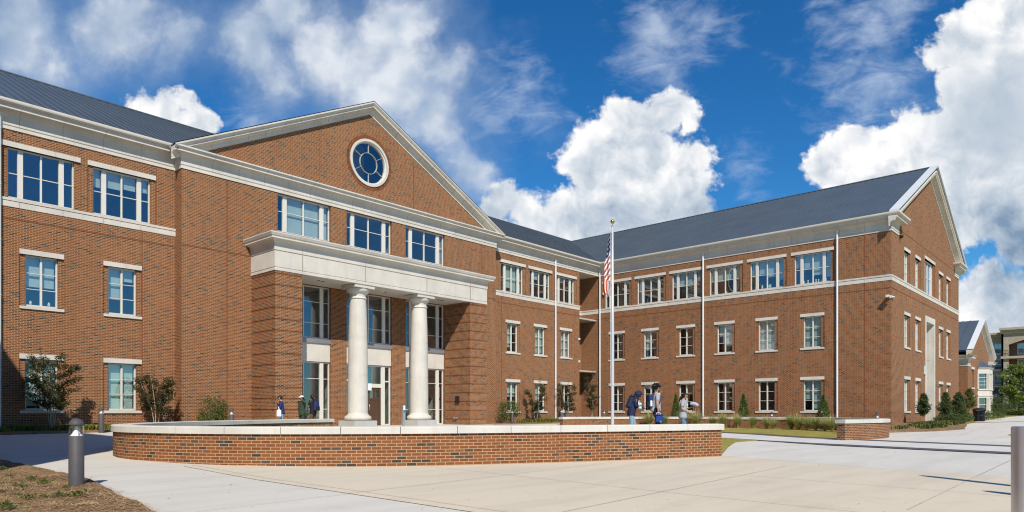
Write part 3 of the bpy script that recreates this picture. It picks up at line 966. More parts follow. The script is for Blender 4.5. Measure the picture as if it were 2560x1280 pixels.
# ---- portico
XP0, XP1 = 16.99, 31.42
pw = 1.45
z0c = -.1
def rust_pier(x0, x1):
    z = -.1; k = 0
    zs = []
    while z < 7.97:
        zt_ = min(7.97, z + .475 - (.18 if k == 0 else 0))
        pr.box(x0, x1, YF, YP + .02, z, zt_)
        z = zt_; k += 1
        if z < 7.9:
            pr.box(x0 + .018, x1 - .018, YF + .018, YP + .02, z, z + .0678, 1)
            z += .0678
for px_ in (XP0, XP1 - pw):
    pr = MB()
    rust_pier(px_, px_ + pw)
    pr.build('portico_pier', ['brick', 'brick_course'], school)
ent = MB()
path = [(XP0, YP), (XP0, YF), (XP1, YF), (XP1, YP)]
prof = [(-.4, 7.97), (.03, 7.97), (.03, 8.085), (.0, 8.10), (.0, 8.135), (.02, 8.14), (.02, 8.90), (-.0, 8.905), (-.0, 8.935),
        (.045, 8.94), (.05, 9.22), (.075, 9.31), (.14, 9.38), (.25, 9.42), (.33, 9.43), (.33, 9.51), (.37, 9.55), (.40, 9.62), (.42, 9.66), (.42, 9.71), (-.4, 9.74)]
ent.sweep(path, prof, flip=-1 if False else 1)
ent.build('entablature', 'stone', school)
jt = MB()
for x in (XP0 + pw, 22.18, 26.46, XP1 - pw):
    jt.box(x - .008, x + .008, YF - .053, YF + .05, 8.14, 9.22)
jt.build('stone_joints', 'stone_joint', school)
tp = MB()
tp.box(XP0 + .35, XP1 - .35, YF + .35, YP, 9.60, 9.735)
tp.build('portico_roof', 'grey_metal', school)
sf = MB()
sf.box(XP0 + pw - .3, XP1 - pw + .3, YF + .38, YP + .2, 8.0, 8.06)
sf.box(XP0 + pw - .1, XP1 - pw + .1, YF + .39, YF + .41, 8.06, 8.2)
so = sf.build('soffit', 'soffit', school)
for x, y in ((20.0, 31.6), (20.25, 31.6), (24.2, 31.8), (24.45, 31.8), (28.3, 31.6), (28.55, 31.6)):
    dl = MB(); dl.lathe(x, y, [(.0, 7.985), (.06, 7.985), (.085, 7.99), (.085, 8.0)], 14)
    dl.build('downlight', 'black_metal' if abs(x - 24.2) > .05 else 'white_metal', so)
for x in (22.18, 26.46):
    y = 31.25
    c = MB()
    c.box(x - .725, x + .725, y - .725, y + .725, -.1, .74, 1)
    c.lathe(x, y, [(.56, .74), (.66, .75), (.705, .80), (.725, .87), (.705, .94), (.655, .995), (.60, 1.01), (.575, 1.02), (.57, 1.06), (.545, 1.09), (.53, 1.14)], 40)
    for (ra, za, rb_, zb) in ((.528, 1.14, .522, 3.195), (.521, 3.212, .4985, 5.175), (.4975, 5.192, .44, 7.24)):
        c.lathe(x, y, [(ra, za), ((ra + rb_) / 2 + .004, (za + zb) / 2), (rb_, zb)], 40)
    for z, rr in ((3.19, .514), (5.17, .490)):
        c.lathe(x, y, [(rr, z), (rr, z + .026)], 40)
    c.lathe(x, y, [(.44, 7.24), (.475, 7.25), (.49, 7.275), (.475, 7.30), (.44, 7.31), (.435, 7.36), (.437, 7.47), (.465, 7.54), (.53, 7.58), (.585, 7.65), (.605, 7.72), (.60, 7.79), (.57, 7.80)], 40)
    c.box(x - .635, x + .635, y - .635, y + .635, 7.80, 7.97)
    c.build('column', ['stone', 'grey_stone'], school)
# portico floor
fl = MB(); fl.box(XP0 + .1, XP1 - .1, 29.9, YP + .1, .1, .42)
fl.build('portico_step', 'concrete', school)

# ---- belt courses and cornices
belt = [(-.02, 9.42), (.02, 9.42), (.02, 9.645), (.0, 9.65), (.0, 9.665), (.04, 9.67), (.045, 9.77), (-.02, 9.79)]
for bp_ in ([(3.2, YA), (PX0, YA)], [(PX1, YA), (45.22, YA), (45.22, YN - .05)], [(45.24, YN), (XB, YN), (XB, YC), (XE, YC), (XE, YC + 6)], [(-6, YC), (.5, YC), (.5, YN)]):
    b_ = MB(); b_.sweep(bp_, belt); b_.build('belt_course', 'stone', school)
corn = [(-.02, 12.50), (.035, 12.50), (.035, 12.615), (.01, 12.63), (.01, 12.665), (.04, 12.67), (.045, 13.00), (.07, 13.10), (.14, 13.17), (.26, 13.20), (.42, 13.205),
        (.42, 13.32), (.45, 13.335), (.47, 13.36)]
gut = [(.43, 13.36), (.50, 13.37), (.555, 13.42), (.57, 13.47), (.57, 13.54), (.54, 13.54), (.42, 13.56)]
def eaves(path, closed=False):
    e = MB(); e.sweep(path, corn); e.build('cornice', 'stone', school)
    e = MB(); e.sweep(path, gut); e.build('gutter', 'gutter', school)
eaves([(.5, YA), (PX0, YA)])
eaves([(PX1, YA), (XB, YA), (XB, YC)])
eaves([(.5, YC), (.5, YA)])
for x0, x1 in ((45.0, XB + .05), (.45, 3.4)):
    sn = MB(); sn.box(x0, x1, YA - .02, YN + .1, 12.50, 12.56); sn.build('soffit', 'soffit', school)
# cornice returns on the gable end
full = corn + [(.50, 13.37), (.555, 13.42), (.57, 13.47), (.57, 13.54), (-.02, 13.60)]
for rp in ([(XB, YC + .9), (XB, YC), (49.6, YC), (49.6, YC + .02)], [(XE - 1.7, YC + .02), (XE - 1.7, YC), (XE, YC), (XE, YC + 4)]):
    ret = MB(); ret.sweep(rp, [(o + .004 if o > 0 else o, z) for o, z in full]); ret.build('cornice', 'stone', school)
# entrance block cornice
pc = MB()
pcorn = [(-.02, 12.47), (.04, 12.47), (.04, 12.60), (.015, 12.61), (.015, 12.65), (.045, 12.655), (.05, 12.98), (.08, 13.07), (.16, 13.13), (.28, 13.15), (.36, 13.155),
         (.36, 13.24), (.40, 13.26), (.43, 13.31), (.46, 13.33), (.46, 13.40), (-.05, 13.44)]
pc.sweep([(PX0, YA + .3), (PX0, YP), (PX1, YP), (PX1, YA + .3)], pcorn)
pc.build('cornice', 'stone', school)
# raking cornices: profile (out, height above the brick edge) run up the slope
rake = [(-.02, -.02), (.03, -.02), (.03, .06), (.045, .10), (.055, .20), (.10, .27), (.20, .31), (.36, .32), (.36, .42), (.40, .44), (.44, .49), (.46, .52), (.46, .60), (-.05, .63)]
def raker(m, x0, z0, x1, z1, y, s=1.):
    k = len(rake)
    vs = [(x, y - o * s, z + h * s) for (x, z) in ((x0, z0), (x1, z1)) for (o, h) in rake]
    m.mesh(vs, [(j, j + 1, k + j + 1, k + j) for j in range(k - 1)])
    m.face([vs[j] for j in range(k)]); m.face([vs[k + j] for j in range(k)])
rk = MB()
xl, xr = PX0 - .46, PX1 + .46
zl = apex - (PXC - xl) * SLOPE
raker(rk, xl, zl, PXC, apex, YP); raker(rk, xr, apex - (xr - PXC) * SLOPE, PXC, apex, YP)
rk.build('raking_cornice', 'stone', school)
jt = MB()
for k in range(1, 12):
    for sgn, xe in ((-1, xl), (1, xr)):
        x = PXC + sgn * k * (PXC - xl) / 12
        z = apex - abs(x - PXC) * SLOPE
        pts = [(x, YP - o - .002, z + h) for o, h in rake[2:12]]
        for a, b in zip(pts, pts[1:]):
            jt.face([(a[0] - .008, a[1], a[2] + .004), (a[0] + .008, a[1], a[2] - .004), (b[0] + .008, b[1], b[2] - .004), (b[0] - .008, b[1], b[2] + .004)])
def cjoints(xs, fy, prof):
    for x in xs:
        pts = [(o + .002, z) for o, z in prof]
        for a, b in zip(pts, pts[1:]):
            if fy[0] == 'y':
                jt.face([(x - .007, fy[1] - a[0], a[1]), (x + .007, fy[1] - a[0], a[1]), (x + .007, fy[1] - b[0], b[1]), (x - .007, fy[1] - b[0], b[1])])
            else:
                jt.face([(fy[1] - a[0], x - .007, a[1]), (fy[1] - a[0], x + .007, a[1]), (fy[1] - b[0], x + .007, b[1]), (fy[1] - b[0], x - .007, b[1])])
cjoints([PX0 + .1 + 1.32 * k for k in range(1, 16)], ('y', YP), pcorn[5:16])
cjoints([PX0 - 1.53 * k for k in range(1, 6)] + [PX1 + 1.5 * k for k in range(1, 8)], ('y', YA), corn[5:12])
cjoints([YC + 1.53 * k for k in range(0, 15)], ('x', XB), corn[5:12])
cjoints([YC + 1.55 * k for k in range(0, 15)], ('x', XB), [(.022, 9.425), (.022, 9.64)])
cjoints([PX0 - 1.53 * k for k in range(1, 6)] + [PX1 + 1.5 * k for k in range(1, 7)], ('y', YA), [(.022, 9.425), (.022, 9.64)])
jt.build('stone_joints', 'stone_joint', school)
rk = MB()
ap2 = 18.30
raker(rk, XB - .55, ap2 - (XR - XB + .55) * SLOPE, XR, ap2, YC, .95); raker(rk, XE + .55, ap2 - (XE + .55 - XR) * SLOPE, XR, ap2, YC, .95)
rk.build('raking_cornice', 'stone', school)

# ---- roofs
EO = .50
ZE = 13.53
RA = 44.6                       # ridge of the long front range
ZR = 19.17
SA = (ZR - ZE) / (RA - (YA - EO))
SB = (ZR - ZE) / (XR - (XB - EO))
roof = MB()
def rquad(pts):
    roof.face(pts)
    roof.face([(x, y, z - .12) for x, y, z in reversed(pts)])
x_e0, x_e1 = .5 + EO, XB - EO
ye = YA - EO
rquad([(x_e0, ye, ZE), (x_e1, ye, ZE), (XR, RA, ZR), (XLR, RA, ZR)])
rquad([(XLR, RA, ZR), (XR, RA, ZR), (XR, 56, ZR - 11.4 * .48), (XLR, 56, ZR - 11.4 * .48)])
YG = YC - .42
rquad([(x_e1, ye, ZE), (x_e1, YG, ZE), (XR, YG, ZR), (XR, RA, ZR)])
rquad([(XR, RA, ZR), (XR, YG, ZR), (XE + EO, YG, ZE), (XE + EO, 56, ZE)])
rquad([(x_e0, ye, ZE), (x_e0, YG, ZE), (XLR, YG, ZR), (XLR, RA, ZR)])
rquad([(XLR, RA, ZR), (XLR, YG, ZR), (XL2 - EO, YG, ZE), (XL2 - EO, 56, ZE)])
# entrance block roof runs back into the front range
zp = apex + .64
yb = (zp - ZE) / SA + ye
for sgn in (-1, 1):
    xe = PXC + sgn * (PXC - xl)
    ze = zp - (PXC - xl) * SLOPE
    yv = (ze - ZE) / SA + ye
    rquad([(PXC, YP - .47, zp), (xe, YP - .47, ze), (xe, max(yv, YP + .3), ze), (PXC, yb, zp)])
# standing seams
def seam(p, q, nrm, w=.034, h=.058):
    p, q = Vector(p), Vector(q)
    d = (q - p).normalized(); sd = d.cross(nrm).normalized() * (w / 2)
    up = nrm * h
    a = [p - sd, p + sd, p + sd + up, p - sd + up]; b = [q - sd, q + sd, q + sd + up, q - sd + up]
    for i in (1, 2, 3):
        j = (i + 1) % 4
        roof.face([a[i], a[j], b[j], b[i]])
    roof.face(a); roof.face(b)
nA = Vector((0, -SA, 1)).normalized(); nB = Vector((-SB, 0, 1)).normalized()
x = 1.4
while x < XR:
    y0 = ye if x < x_e1 else ye + (x - x_e1) * (RA - ye) / (XR - x_e1)
    if not (xl < x < xr and False):
        seam((x, y0, ZE + (y0 - ye) * SA), (x, RA, ZR), nA)
    x += .432
y = YG + .62
while y < RA:
    x0 = x_e1 if y < ye else x_e1 + (y - ye) * (XR - x_e1) / (RA - ye)
    seam((x0, y, ZE + (x0 - x_e1) * SB), (XR, y, ZR), nB)
    y += .432
roof.tube([(XR, YG, ZR + .02), (XR, RA, ZR + .02)], .07, 6, 0, False)
roof.tube([(XLR, RA, ZR + .02), (XR, RA, ZR + .02)], .07, 6, 0, False)
roof.tube([(x_e1, ye, ZE + .02), (XR, RA, ZR + .02)], .06, 6, 0, False)
rf = roof.build('roof', 'roof_metal', school)
# white metal coping along the gable edge
cp = MB()
for (xa, za, xb_, zb) in ((x_e1 - .06, ZE, XR, ZR), (XE + EO + .06, ZE, XR, ZR)):
    pa = [(xa, YG - .10, za - .02), (xa, YG - .10, za + .11), (xa, YG + .40, za + .11), (xa, YG + .40, za - .02)]
    pb = [(xb_, y_, z_ - za + zb) for (_, y_, z_) in pa]
    for i in range(4):
        j = (i + 1) % 4
        cp.face([pa[i], pa[j], pb[j], pb[i]])
    cp.face(pa)
cp.build('roof_coping', 'white_metal', school)

# ---- downpipes
def downpipe(x, y, fac_n, z1=13.05, z0=.1):
    m = MB()
    m.tube([(x, y, z0), (x, y, z1)], .066, 12)
    k = 1.4
    while k < z1 - .3:
        m.tube([(x, y, k), (x, y, k + .05)], .078, 12)
        m.box(x - .03 + fac_n[0] * .05, x + .03 + fac_n[0] * .05, y - .03 + fac_n[1] * .05, y + .03 + fac_n[1] * .05, k, k + .04)
        k += 2.2
    m.build('downpipe', 'white_metal', school)
downpipe(6.80, YA - .10, (0, 1))
downpipe(42.03, YA - .10, (0, 1))
for y in (33.42, 24.15, 14.72):
    downpipe(XB - .10, y, (1, 0))

# ---- rust red movement joints and soldier courses let into the brick
def vj(fac, u, z0, z1):
    mj = MB(); mj.fbox(fac, u - .022, u + .022, z0, z1, -.003, .01); mj.build('movement_joint', 'sealant', school)
vj(facA, 12.13, -.1, 9.4); vj(facA, 12.74, 9.8, 12.48)
vj(facP, 15.75, -.1, 12.45); vj(facP, 33.3, -.1, 12.45); vj(facP, 20.9, 13.5, 16.5); vj(facP, 27.4, 13.5, 16.5)
vj(facA, 36.0, -.1, 9.4); vj(facA, 44.6, -.1, 9.4); vj(facB, 13.1, -.1, 9.4); vj(facB, 13.1, 9.8, 12.48)
def course(fac, u0, u1, z):
    sc = MB(); sc.fbox(fac, u0, u1, z, z + .0678, -.010, .01); sc.build('brick_course', 'brick_course', school)
course(facA, 3.2, PX0, 8.92); course(facP, PX0 + .01, XP0 - .02, 8.92); course(facP, XP1 + .02, PX1 - .01, 8.92)
course(facA, PX1, 45.22, 8.92); course(facB, YC + .01, YN, 8.92); course(facC, XB + .01, XE, 8.92); course(facC, XB + .01, XE, 12.9)

# ---- rooms seen through the glass
ri = MB()
for z in (.38, 4.62, 8.9, 12.9):
    ri.box(1.2, XB + .3, YP + 1.9 if False else YA + .25, YA + 7, z - .12, z)
    ri.box(PX0 + .2, PX1 - .2, YP + .32, YA + .25, z - .12, z)
    ri.box(XB + .3, XB + 7, YC + 1.6, YN + 4, z - .12, z)
    ri.box(XB + 7, XE - .2, YC + 1.6, YC + 6, z - .12, z)
ri.box(1.2, XB + 6, YA + 6.2, YA + 6.35, 0, 13)
ri.box(XB + 6.2, XB + 6.35, YC + 1.6, YA + 4, 0, 13)
ri.box(XB + .3, XE - .2, YC + 5.6, YC + 5.7, 0, 13)
for x in (3.3, 9.8, 13.4, 17.9, 22.1, 26.3, 30.4, 34.9, 38.8, 45.1):
    ri.box(x - .06, x + .06, YA + .3, YA + 6.2, 0, 12.8)
for y in (33.0, 27.2, 21.0, 14.2):
    ri.box(XB + .3, XB + 6.2, y - .06, y + .06, 0, 12.8)
ri.box(22.8, 25.5, YP + 2.4, YP + 2.5, 14, 17.4)
ri.build('interior_rooms', 'interior', school)
# things on the classroom sills
for i in range(14):
    b_i = rb.randrange(3, 6)
    u = 31.82 - 3.098 * b_i + rb.uniform(-1.0, 1.0)
    h = rb.uniform(.12, .34)
    ws = MB()
    ws.lathe(XB + .36, u, [(0, 9.87), (.05, 9.87), (.06, 9.87 + h * .3), (.035, 9.87 + h * .6), (.05, 9.87 + h * .8), (0, 9.87 + h)], 10)
    tag(ws.build('sill_ornament', 'white_cloth'), 'small pale ornament standing behind the glass of a top floor classroom window', 'ornament', 'ornaments on the classroom sills')
for u, h, lab in ((7.95, .2, 'small pale pointed ornament in the left corner of the upper left window'), (8.60, .2, 'white box shaped ornament in the right half of the upper left window')):
    ws = MB(); ws.lathe(u, YA + .36, [(0, 5.58), (.06, 5.58), (.05 if h else 0, 5.58 + h * .7), (.02, 5.58 + h), (0, 5.58 + h)], 10)
    tag(ws.build('sill_ornament', 'white_cloth'), lab, 'ornament')

# ---- fittings on the walls
def fitting(name, m, matn, label=None):
    o = m.build(name, matn, school)
    return o
m = MB()
m.box(XB - .42, XB - .02, YC + .05, YC + .22, 8.32, 8.46); m.box(XB - .45, XB - .25, YC - .12, YC + .02, 8.30, 8.40); m.tube([(XB - .1, YC + .1, 8.3), (XB + .0, YC - .12, 8.36), (XB + .25, YC - .12, 8.36)], .04, 8)
fitting('security_camera', m, 'white_metal')
m = MB(); m.lathe(49.9, YC - .10, [(.0, 12.35), (.10, 12.37), (.13, 12.5), (.13, 12.56), (.0, 12.58)], 14); fitting('security_camera', m, 'black_metal')
m = MB(); m.box(56.62, 56.86, YC - .10, YC, 3.9, 4.5); fitting('wall_light', m, 'white_metal')
XI = XP1 - pw
m = MB(); m.box(XI - .09, XI, 31.55, 31.85, 1.75, 2.2); fitting('call_box', m, 'black_metal')
m = MB(); m.tube([(XI - .12, 31.95, .82), (XI + .02, 31.95, .82)], .075, 12); m.tube([(XI - .12, 31.75, .82), (XI + .02, 31.75, .82)], .06, 12); fitting('hose_bib', m, 'steel_post')
for z in (7.0, 5.2):
    m = MB(); m.box(45.06, 45.22, YA - .08, YA + .05, z, z + .16); fitting('wall_device', m, 'white_metal')
m = MB(); m.box(XB - .14, XB - .02, 32.95, 33.1, 10.9, 11.15); fitting('wall_device', m, 'white_metal')
m = MB(); m.box(45.14, 45.22, YN - 1.35, YN - .35, .3, 2.75); fitting('door', m, 'white_frame')
m = MB(); m.box(45.22, 45.32, YA + .1, YA + .22, .3, 2.78); m.box(45.22, 45.32, YA + .1, YN - .3, 2.70, 2.80)
fitting('door_frame', m, 'white_frame')
sg = MB(); sg.box(46.15, 46.75, YN - .05, YN, 2.72, 3.32)
sign = sg.build('room_sign', 'sign_white', school)
def text(name, body, size, loc, rot, matn, parent=None, ext=.004):
    cu = bpy.data.curves.new(name, 'FONT')
    cu.body = body; cu.size = size; cu.extrude = ext
    cu.align_x = 'CENTER'; cu.align_y = 'CENTER'
    tmp = bpy.data.objects.new(name + '_curve', cu)
    col.objects.link(tmp)
    dg_ = bpy.context.evaluated_depsgraph_get()
    me = bpy.data.meshes.new_from_object(tmp.evaluated_get(dg_))
    bpy.data.objects.remove(tmp)
    bpy.data.curves.remove(cu)
    M = Matrix.Translation(loc) @ rot
    me.transform(M)
    me.materials.clear(); me.materials.append(MATS[matn])
    o = bpy.data.objects.new(name, me)
    col.objects.link(o)
    if parent is not None:
        o.parent = parent
        o.matrix_parent_inverse = Matrix.Translation(-parent.location) if parent.parent is None else Matrix.Identity(4)
    return o
text('sign_number', '25', .40, (46.45, YN - .056, 3.02), Matrix.Rotation(PI / 2, 4, 'X'), 'sign_blue', sign)

# ================================================================== GROUND AND PAVING
def terrain():
    def axis(lo, hi, a, b, fine, coarse):
        r = []
        c = lo
        while c < a: r.append(c); c += coarse
        c = a
        while c < b: r.append(c); c += fine
        c = b
        while c <= hi: r.append(c); c += coarse
        return r
    xs = axis(-1000, 1520, -20, 120, 1.0, 40); ys = axis(-1000, 1000, -20, 60, 1.0, 40)
    vs = [(x, y, gz(x, y) - .035) for y in ys for x in xs]
    n = len(xs)
    fs = [(j * n + i, j * n + i + 1, (j + 1) * n + i + 1, (j + 1) * n + i) for j in range(len(ys) - 1) for i in range(n - 1)]
    me = bpy.data.meshes.new('ground'); me.from_pydata(vs, [], fs)
    me.materials.append(MATS['lawn'])
    for p in me.polygons: p.use_smooth = True
    o = bpy.data.objects.new('ground', me); col.objects.link(o); o['kind'] = 'structure'
terrain()
sheet('concrete_plaza', [(-25, -30), (110, -30), (110, 3.0), (75, 7.6), (64, 9.6), (52, 8.4), (45, 7.2), (42, 8.0), (40, 9.4), (47.4, 11.0), (47.9, 35.4), (3, 35), (.6, 35), (.5, 12), (-25, 11)], 'concrete', 0.)
sheet('concrete_walk', [(5.9, 14.2), (5.5, 5), (5.0, -20), (10.5, -20), (14.0, -1), (15.3, 3.8), (17.2, 8.5), (13, 10.2), (9, 12.2)], 'concrete_beige', .008)
BL = [(23.6, -8), (22.2, -1), (23.35, 2.6), (24.6, 6.0), (25.82, 9.4), (27.24, 13.), (27.9, 17.), (28.0, 22), (27.7, 28)]
BH = [(27.0, -6), (26.7, -1), (28.2, 3.1), (30.0, 7.3), (31.75, 11.3), (33.3, 14.2), (34.4, 17.6), (34.4, 21.5), (33.3, 26)]
BL[0] = (21.5, -8); BL[1] = (22.2, -1); BH[0] = (25.0, -6)
def offpath(P, w):
    r = []
    for i, p in enumerate(P):
        a = Vector(P[max(i - 1, 0)]); b = Vector(P[min(i + 1, len(P) - 1)])
        d = (b - a).normalized(); r.append((p[0] + d.y * w, p[1] - d.x * w))
    return r
def band(P, w, name, matn, dz):
    L = offpath(P, -w / 2); R = offpath(P, w / 2)
    sheet(name, L + R[::-1], matn, dz)
sheet('concrete_path', BL + BH[::-1], 'concrete_plaza', .010)
band(BL, 1.0, 'paving_band', 'dark_paver', .018)
band(BH, .85, 'paving_band', 'dark_paver', .018)
# slab joints
jl = [[(6.12, 14.3), (5.75, 5.0), (5.3, -10)], [(9.6, 11.2), (9.15, 8.0), (8.65, 4.6), (7.8, -3)], [(2.0, 7.85), (5.9, 8.15), (9.2, 8.45), (13.2, 8.85)],
      [(5.2, 4.75), (9., 5.05), (14.6, 5.5)], [(9.0, 2.0), (14.4, 2.15), (22.3, 2.35), (30, 2.6)], [(12.1, 6.2), (11.8, 4.1), (11.3, 1.0), (10.6, -4)],
      [(17.0, 8.3), (15.3, 3.8), (14.0, -1)], [(3.7, 22.0), (9, 21.4)], [(4.5, 25), (9.5, 29.5)], [(4.0, 15.2), (6.0, 15.0)], [(3.6, 11.6), (6, 11.75)],
      [(36.5, 6.2), (44, 6.6), (60, 7.8)], [(30, 5.2), (38, 5.2)]]
for P in jl:
    band(P, .013, 'pavement_joint', 'joint', .0135)

# ---- lawns, beds
def arc(cx, cy, r, a0, a1, n):
    return [(cx + r * math.cos(math.radians(a0 + (a1 - a0) * k / n)), cy + r * math.sin(math.radians(a0 + (a1 - a0) * k / n))) for k in range(n + 1)]
LW = [(16.75, 7.95), (14.2, 8.82), (11.9, 9.85), (9.9, 10.9), (8.36, 11.98), (7.0, 13.4), (6.1, 15.1), (5.72, 17.0), (6.1, 18.7), (7.07, 20.3), (8.3, 21.9), (10.1, 23.6), (12, 25.0), (14.5, 26.5), (18, 27.8)]
def catmull(P, m=6):
    P = [Vector((a, b)) for a, b in P]
    Q = [2 * P[0] - P[1]] + P + [2 * P[-1] - P[-2]]
    r = []
    for i in range(1, len(Q) - 2):
        for k in range(m):
            t = k / m
            a, b, c, d = Q[i - 1], Q[i], Q[i + 1], Q[i + 2]
            p = .5 * ((2 * b) + (c - a) * t + (2 * a - 5 * b + 4 * c - d) * t * t + (3 * b - a - 3 * c + d) * t ** 3)
            r.append((p.x, p.y))
    r.append((P[-1].x, P[-1].y))
    return r
LP = catmull(LW)
RC = (32.9, 18.2)
RP = arc(RC[0], RC[1], 9.9, 76, -109, 70)
lawn_l = offpath(LP, .5)
# inside the left circle the turf lies between the wall and the edge of the paved court
inner = arc(16.6, 18.0, 6.9, 118, 262, 20)
sheet('lawn', [p for p in lawn_l[::3]] + [(19.5, 26.5)] + inner, 'lawn', .03, thick=.06)
sheet('lawn', [(16.6, 8.6), (17.6, 8.35), (20.0, 9.3), (22.3, 10.1), (25.15, 10.55), (25.7, 11.0), (26.6, 13.2), (26.8, 15.5), (22, 13.4), (18, 11.6), (15.2, 10.6)], 'lawn', .03, thick=.06)
rin = offpath(RP, .45)
sheet('lawn', [(34.9, 26.2), (35.0, 21.5), (34.95, 17.6), (33.8, 14.0), (32.35, 11.3), (31.3, 9.2), (30.4, 8.9)] + rin[::-1][::3], 'lawn', .03, thick=.06)
sheet('lawn', [(39.2, 4.6), (44, 4.4), (58, 3.6), (110, -2.), (110, -14), (34, -14), (36, 2.2)], 'lawn', .025, thick=.06)
bedz = lambda x, y: .05 + .05 * noise.noise(Vector((x * 1.1, y * 1.1, 0)))
sheet('mulch_bed', [(.5, 18.6), (2.6, 18.3), (3.6, 17.4), (3.74, 14.5), (3.68, 12.2), (3.42, 10.4), (3.15, 8.5), (2.75, 6.4), (1.6, 4.3), (-4, 2.5), (-10, 11.5), (.4, 11.5)], 'mulch',
      lambda x, y: .035 + .05 * noise.noise(Vector((x * 1.5, y * 1.5, 3.1))) + .02 * noise.noise(Vector((x * 5, y * 5, 1.))), cell=.25, thick=.12)
sheet('mulch_bed', [(3.2, 30.2), (6.5, 30.4), (10, 31.15), (13.0, 31.3), (16.9, 30.9), (16.9, 32.95), (13.55, 32.95), (13.55, 33.62), (3.2, 33.62)], 'mulch', lambda x, y: .06 + .03 * (y - 30) / 3 + .03 * noise.noise(Vector((x, y, 0))), cell=.5, thick=.15)
sheet('mulch_bed', [(33.0, 31.4), (34.5, 31.0), (38, 31.2), (47.85, 31.3), (47.85, 35.3), (45.3, 35.3), (45.2, 33.65), (34.75, 33.65), (34.75, 32.95), (32.0, 32.95)], 'mulch', lambda x, y: .07 + .05 * noise.noise(Vector((x * .8, y * .8, 0))), cell=.5, thick=.15)
sheet('mulch_bed', [(44.5, 12.6), (47.88, 12.0), (47.88, 30.5), (44.8, 30.5)], 'mulch', bedz, cell=.5, thick=.15)
sheet('mulch_bed', [(39.2, 10.0), (40.5, 9.0), (41.7, 8.1), (43.4, 7.55), (46, 7.4), (50, 7.9), (54, 8.6), (58, 9.3), (62, 10.1), (69.2, 11.0), (69.2, 11.56), (47.9, 11.56), (47.85, 12.5), (44.3, 12.6)], 'mulch', lambda x, y: .05 + .06 * clip01((y - 8) / 3) + .05 * noise.noise(Vector((x * .9, y * .9, 0))), cell=.5, thick=.15)
sheet('concrete_path', [(62.5, 9.3), (74, 7.4), (110, 3.), (140, 4.0), (140, 7), (110, 8.4), (88, 10.2), (76, 10.4), (68, 10.3)], 'concrete', .03)

# ================================================================== LOW CURVED WALLS
def low_wall(path, label, seed):
    t = thing('low_brick_wall', label, 'low wall', (path[len(path) // 2][0], path[len(path) // 2][1], 0), 'curved low walls round the forecourt')
    w = MB()
    w.sweep(path, [(0, -.35), (0, .735), (-.36, .735), (-.36, -.35)], uvlen=True)
    w.build('brick_wall', 'brick', t)
    c = MB()
    # cap stones, about 1.2 m each with open joints
    L = [0.]
    for a, b in zip(path, path[1:]):
        L.append(L[-1] + (Vector(b) - Vector(a)).length)
    def at(s):
        s = max(0, min(L[-1], s))
        for i in range(len(L) - 1):
            if s <= L[i + 1] + 1e-9:
                f = (s - L[i]) / (L[i + 1] - L[i])
                return (path[i][0] + (path[i + 1][0] - path[i][0]) * f, path[i][1] + (path[i + 1][1] - path[i][1]) * f)
        return path[-1]
    n = round(L[-1] / 1.22)
    for k in range(n):
        a = L[-1] * k / n + (.006 if k else -.0); b = L[-1] * (k + 1) / n - (.006 if k < n - 1 else 0)
        pts = [at(a + (b - a) * q / 5) for q in range(6)]
        if k == 0:
            d = (Vector(pts[0]) - Vector(pts[1])).normalized() * .045; pts[0] = (pts[0][0] + d.x, pts[0][1] + d.y)
        if k == n - 1:
            d = (Vector(pts[-1]) - Vector(pts[-2])).normalized() * .045; pts[-1] = (pts[-1][0] + d.x, pts[-1][1] + d.y)
        c.sweep(pts, [(.048, .737), (.048, .870), (.036, .885), (-.19, .892), (-.396, .885), (-.408, .870), (-.408, .737), (.048, .737)])
    c.build('cap_stones', 'cap_stone', t)
    return t
# the left path turns the other way round its centre, so walk it from its far end
lw = low_wall(LP[::-1], 'curved low brick wall with pale stone cap, in the left foreground', 1) if False else None
def rev(P): return P[::-1]
# 'out' is to the right of travel: the left wall is walked from the back round to the front
low_wall(rev(LP), 'long curved low brick wall with pale stone cap in the foreground', 1)
low_wall(rev(RP), 'curved low brick wall before the right wing with ornamental grasses along it', 2)

# ================================================================== FLAGPOLE, FLAG
FPX, FPY = 24.6, 16.55
fz = gz(FPX, FPY)
fp = thing('flagpole', 'tall silver metal flagpole with a gold ball on top', 'flagpole', (FPX, FPY, fz))
m = MB(); m.lathe(FPX, FPY, [(.0, fz), (.20, fz), (.20, fz + .03), (.12, fz + .08), (.085, fz + .12), (.075, fz + .13)], 24); m.build('base_collar', 'pole_metal', fp)
m = MB(); m.lathe(FPX, FPY, [(.070, fz), (.068, 4.5), (.040, 9.02), (.0, 9.03)], 24); m.build('pole', 'pole_metal', fp)
m = MB(); m.tube([(FPX - .07, FPY, 9.03), (FPX + .07, FPY, 9.03)], .028, 10); m.tube([(FPX, FPY, 9.0), (FPX, FPY, 9.16)], .018, 8); m.build('pulley_truck', 'steel_post', fp)
m = MB()
m.lathe(FPX, FPY, [(.0, 9.13)] + [(.088 * math.sin(PI * k / 12), 9.22 - .088 * math.cos(PI * k / 12)) for k in range(1, 12)] + [(.0, 9.308)], 20); m.build('finial_ball', 'brass', fp)
hx, hy = -RGT.x * .075, -RGT.y * .075
m = MB(); m.tube([(FPX + hx, FPY + hy, 9.02), (FPX + hx * 1.15, FPY + hy * 1.15, 5), (FPX + hx, FPY + hy, 2.25)], .007, 6); m.build('halyard', 'white_cloth', fp)
m = MB()
cz = 2.3
m.box(FPX - .03, FPX + .03, FPY - .11, FPY + .11, cz - .015, cz + .015); m.tube([(FPX - .12, FPY - .02, cz - .05), (FPX - .05, FPY - .02, cz), (FPX - .12, FPY - .02, cz + .05)], .012, 6)
m.build('cleat', 'pole_metal', fp)

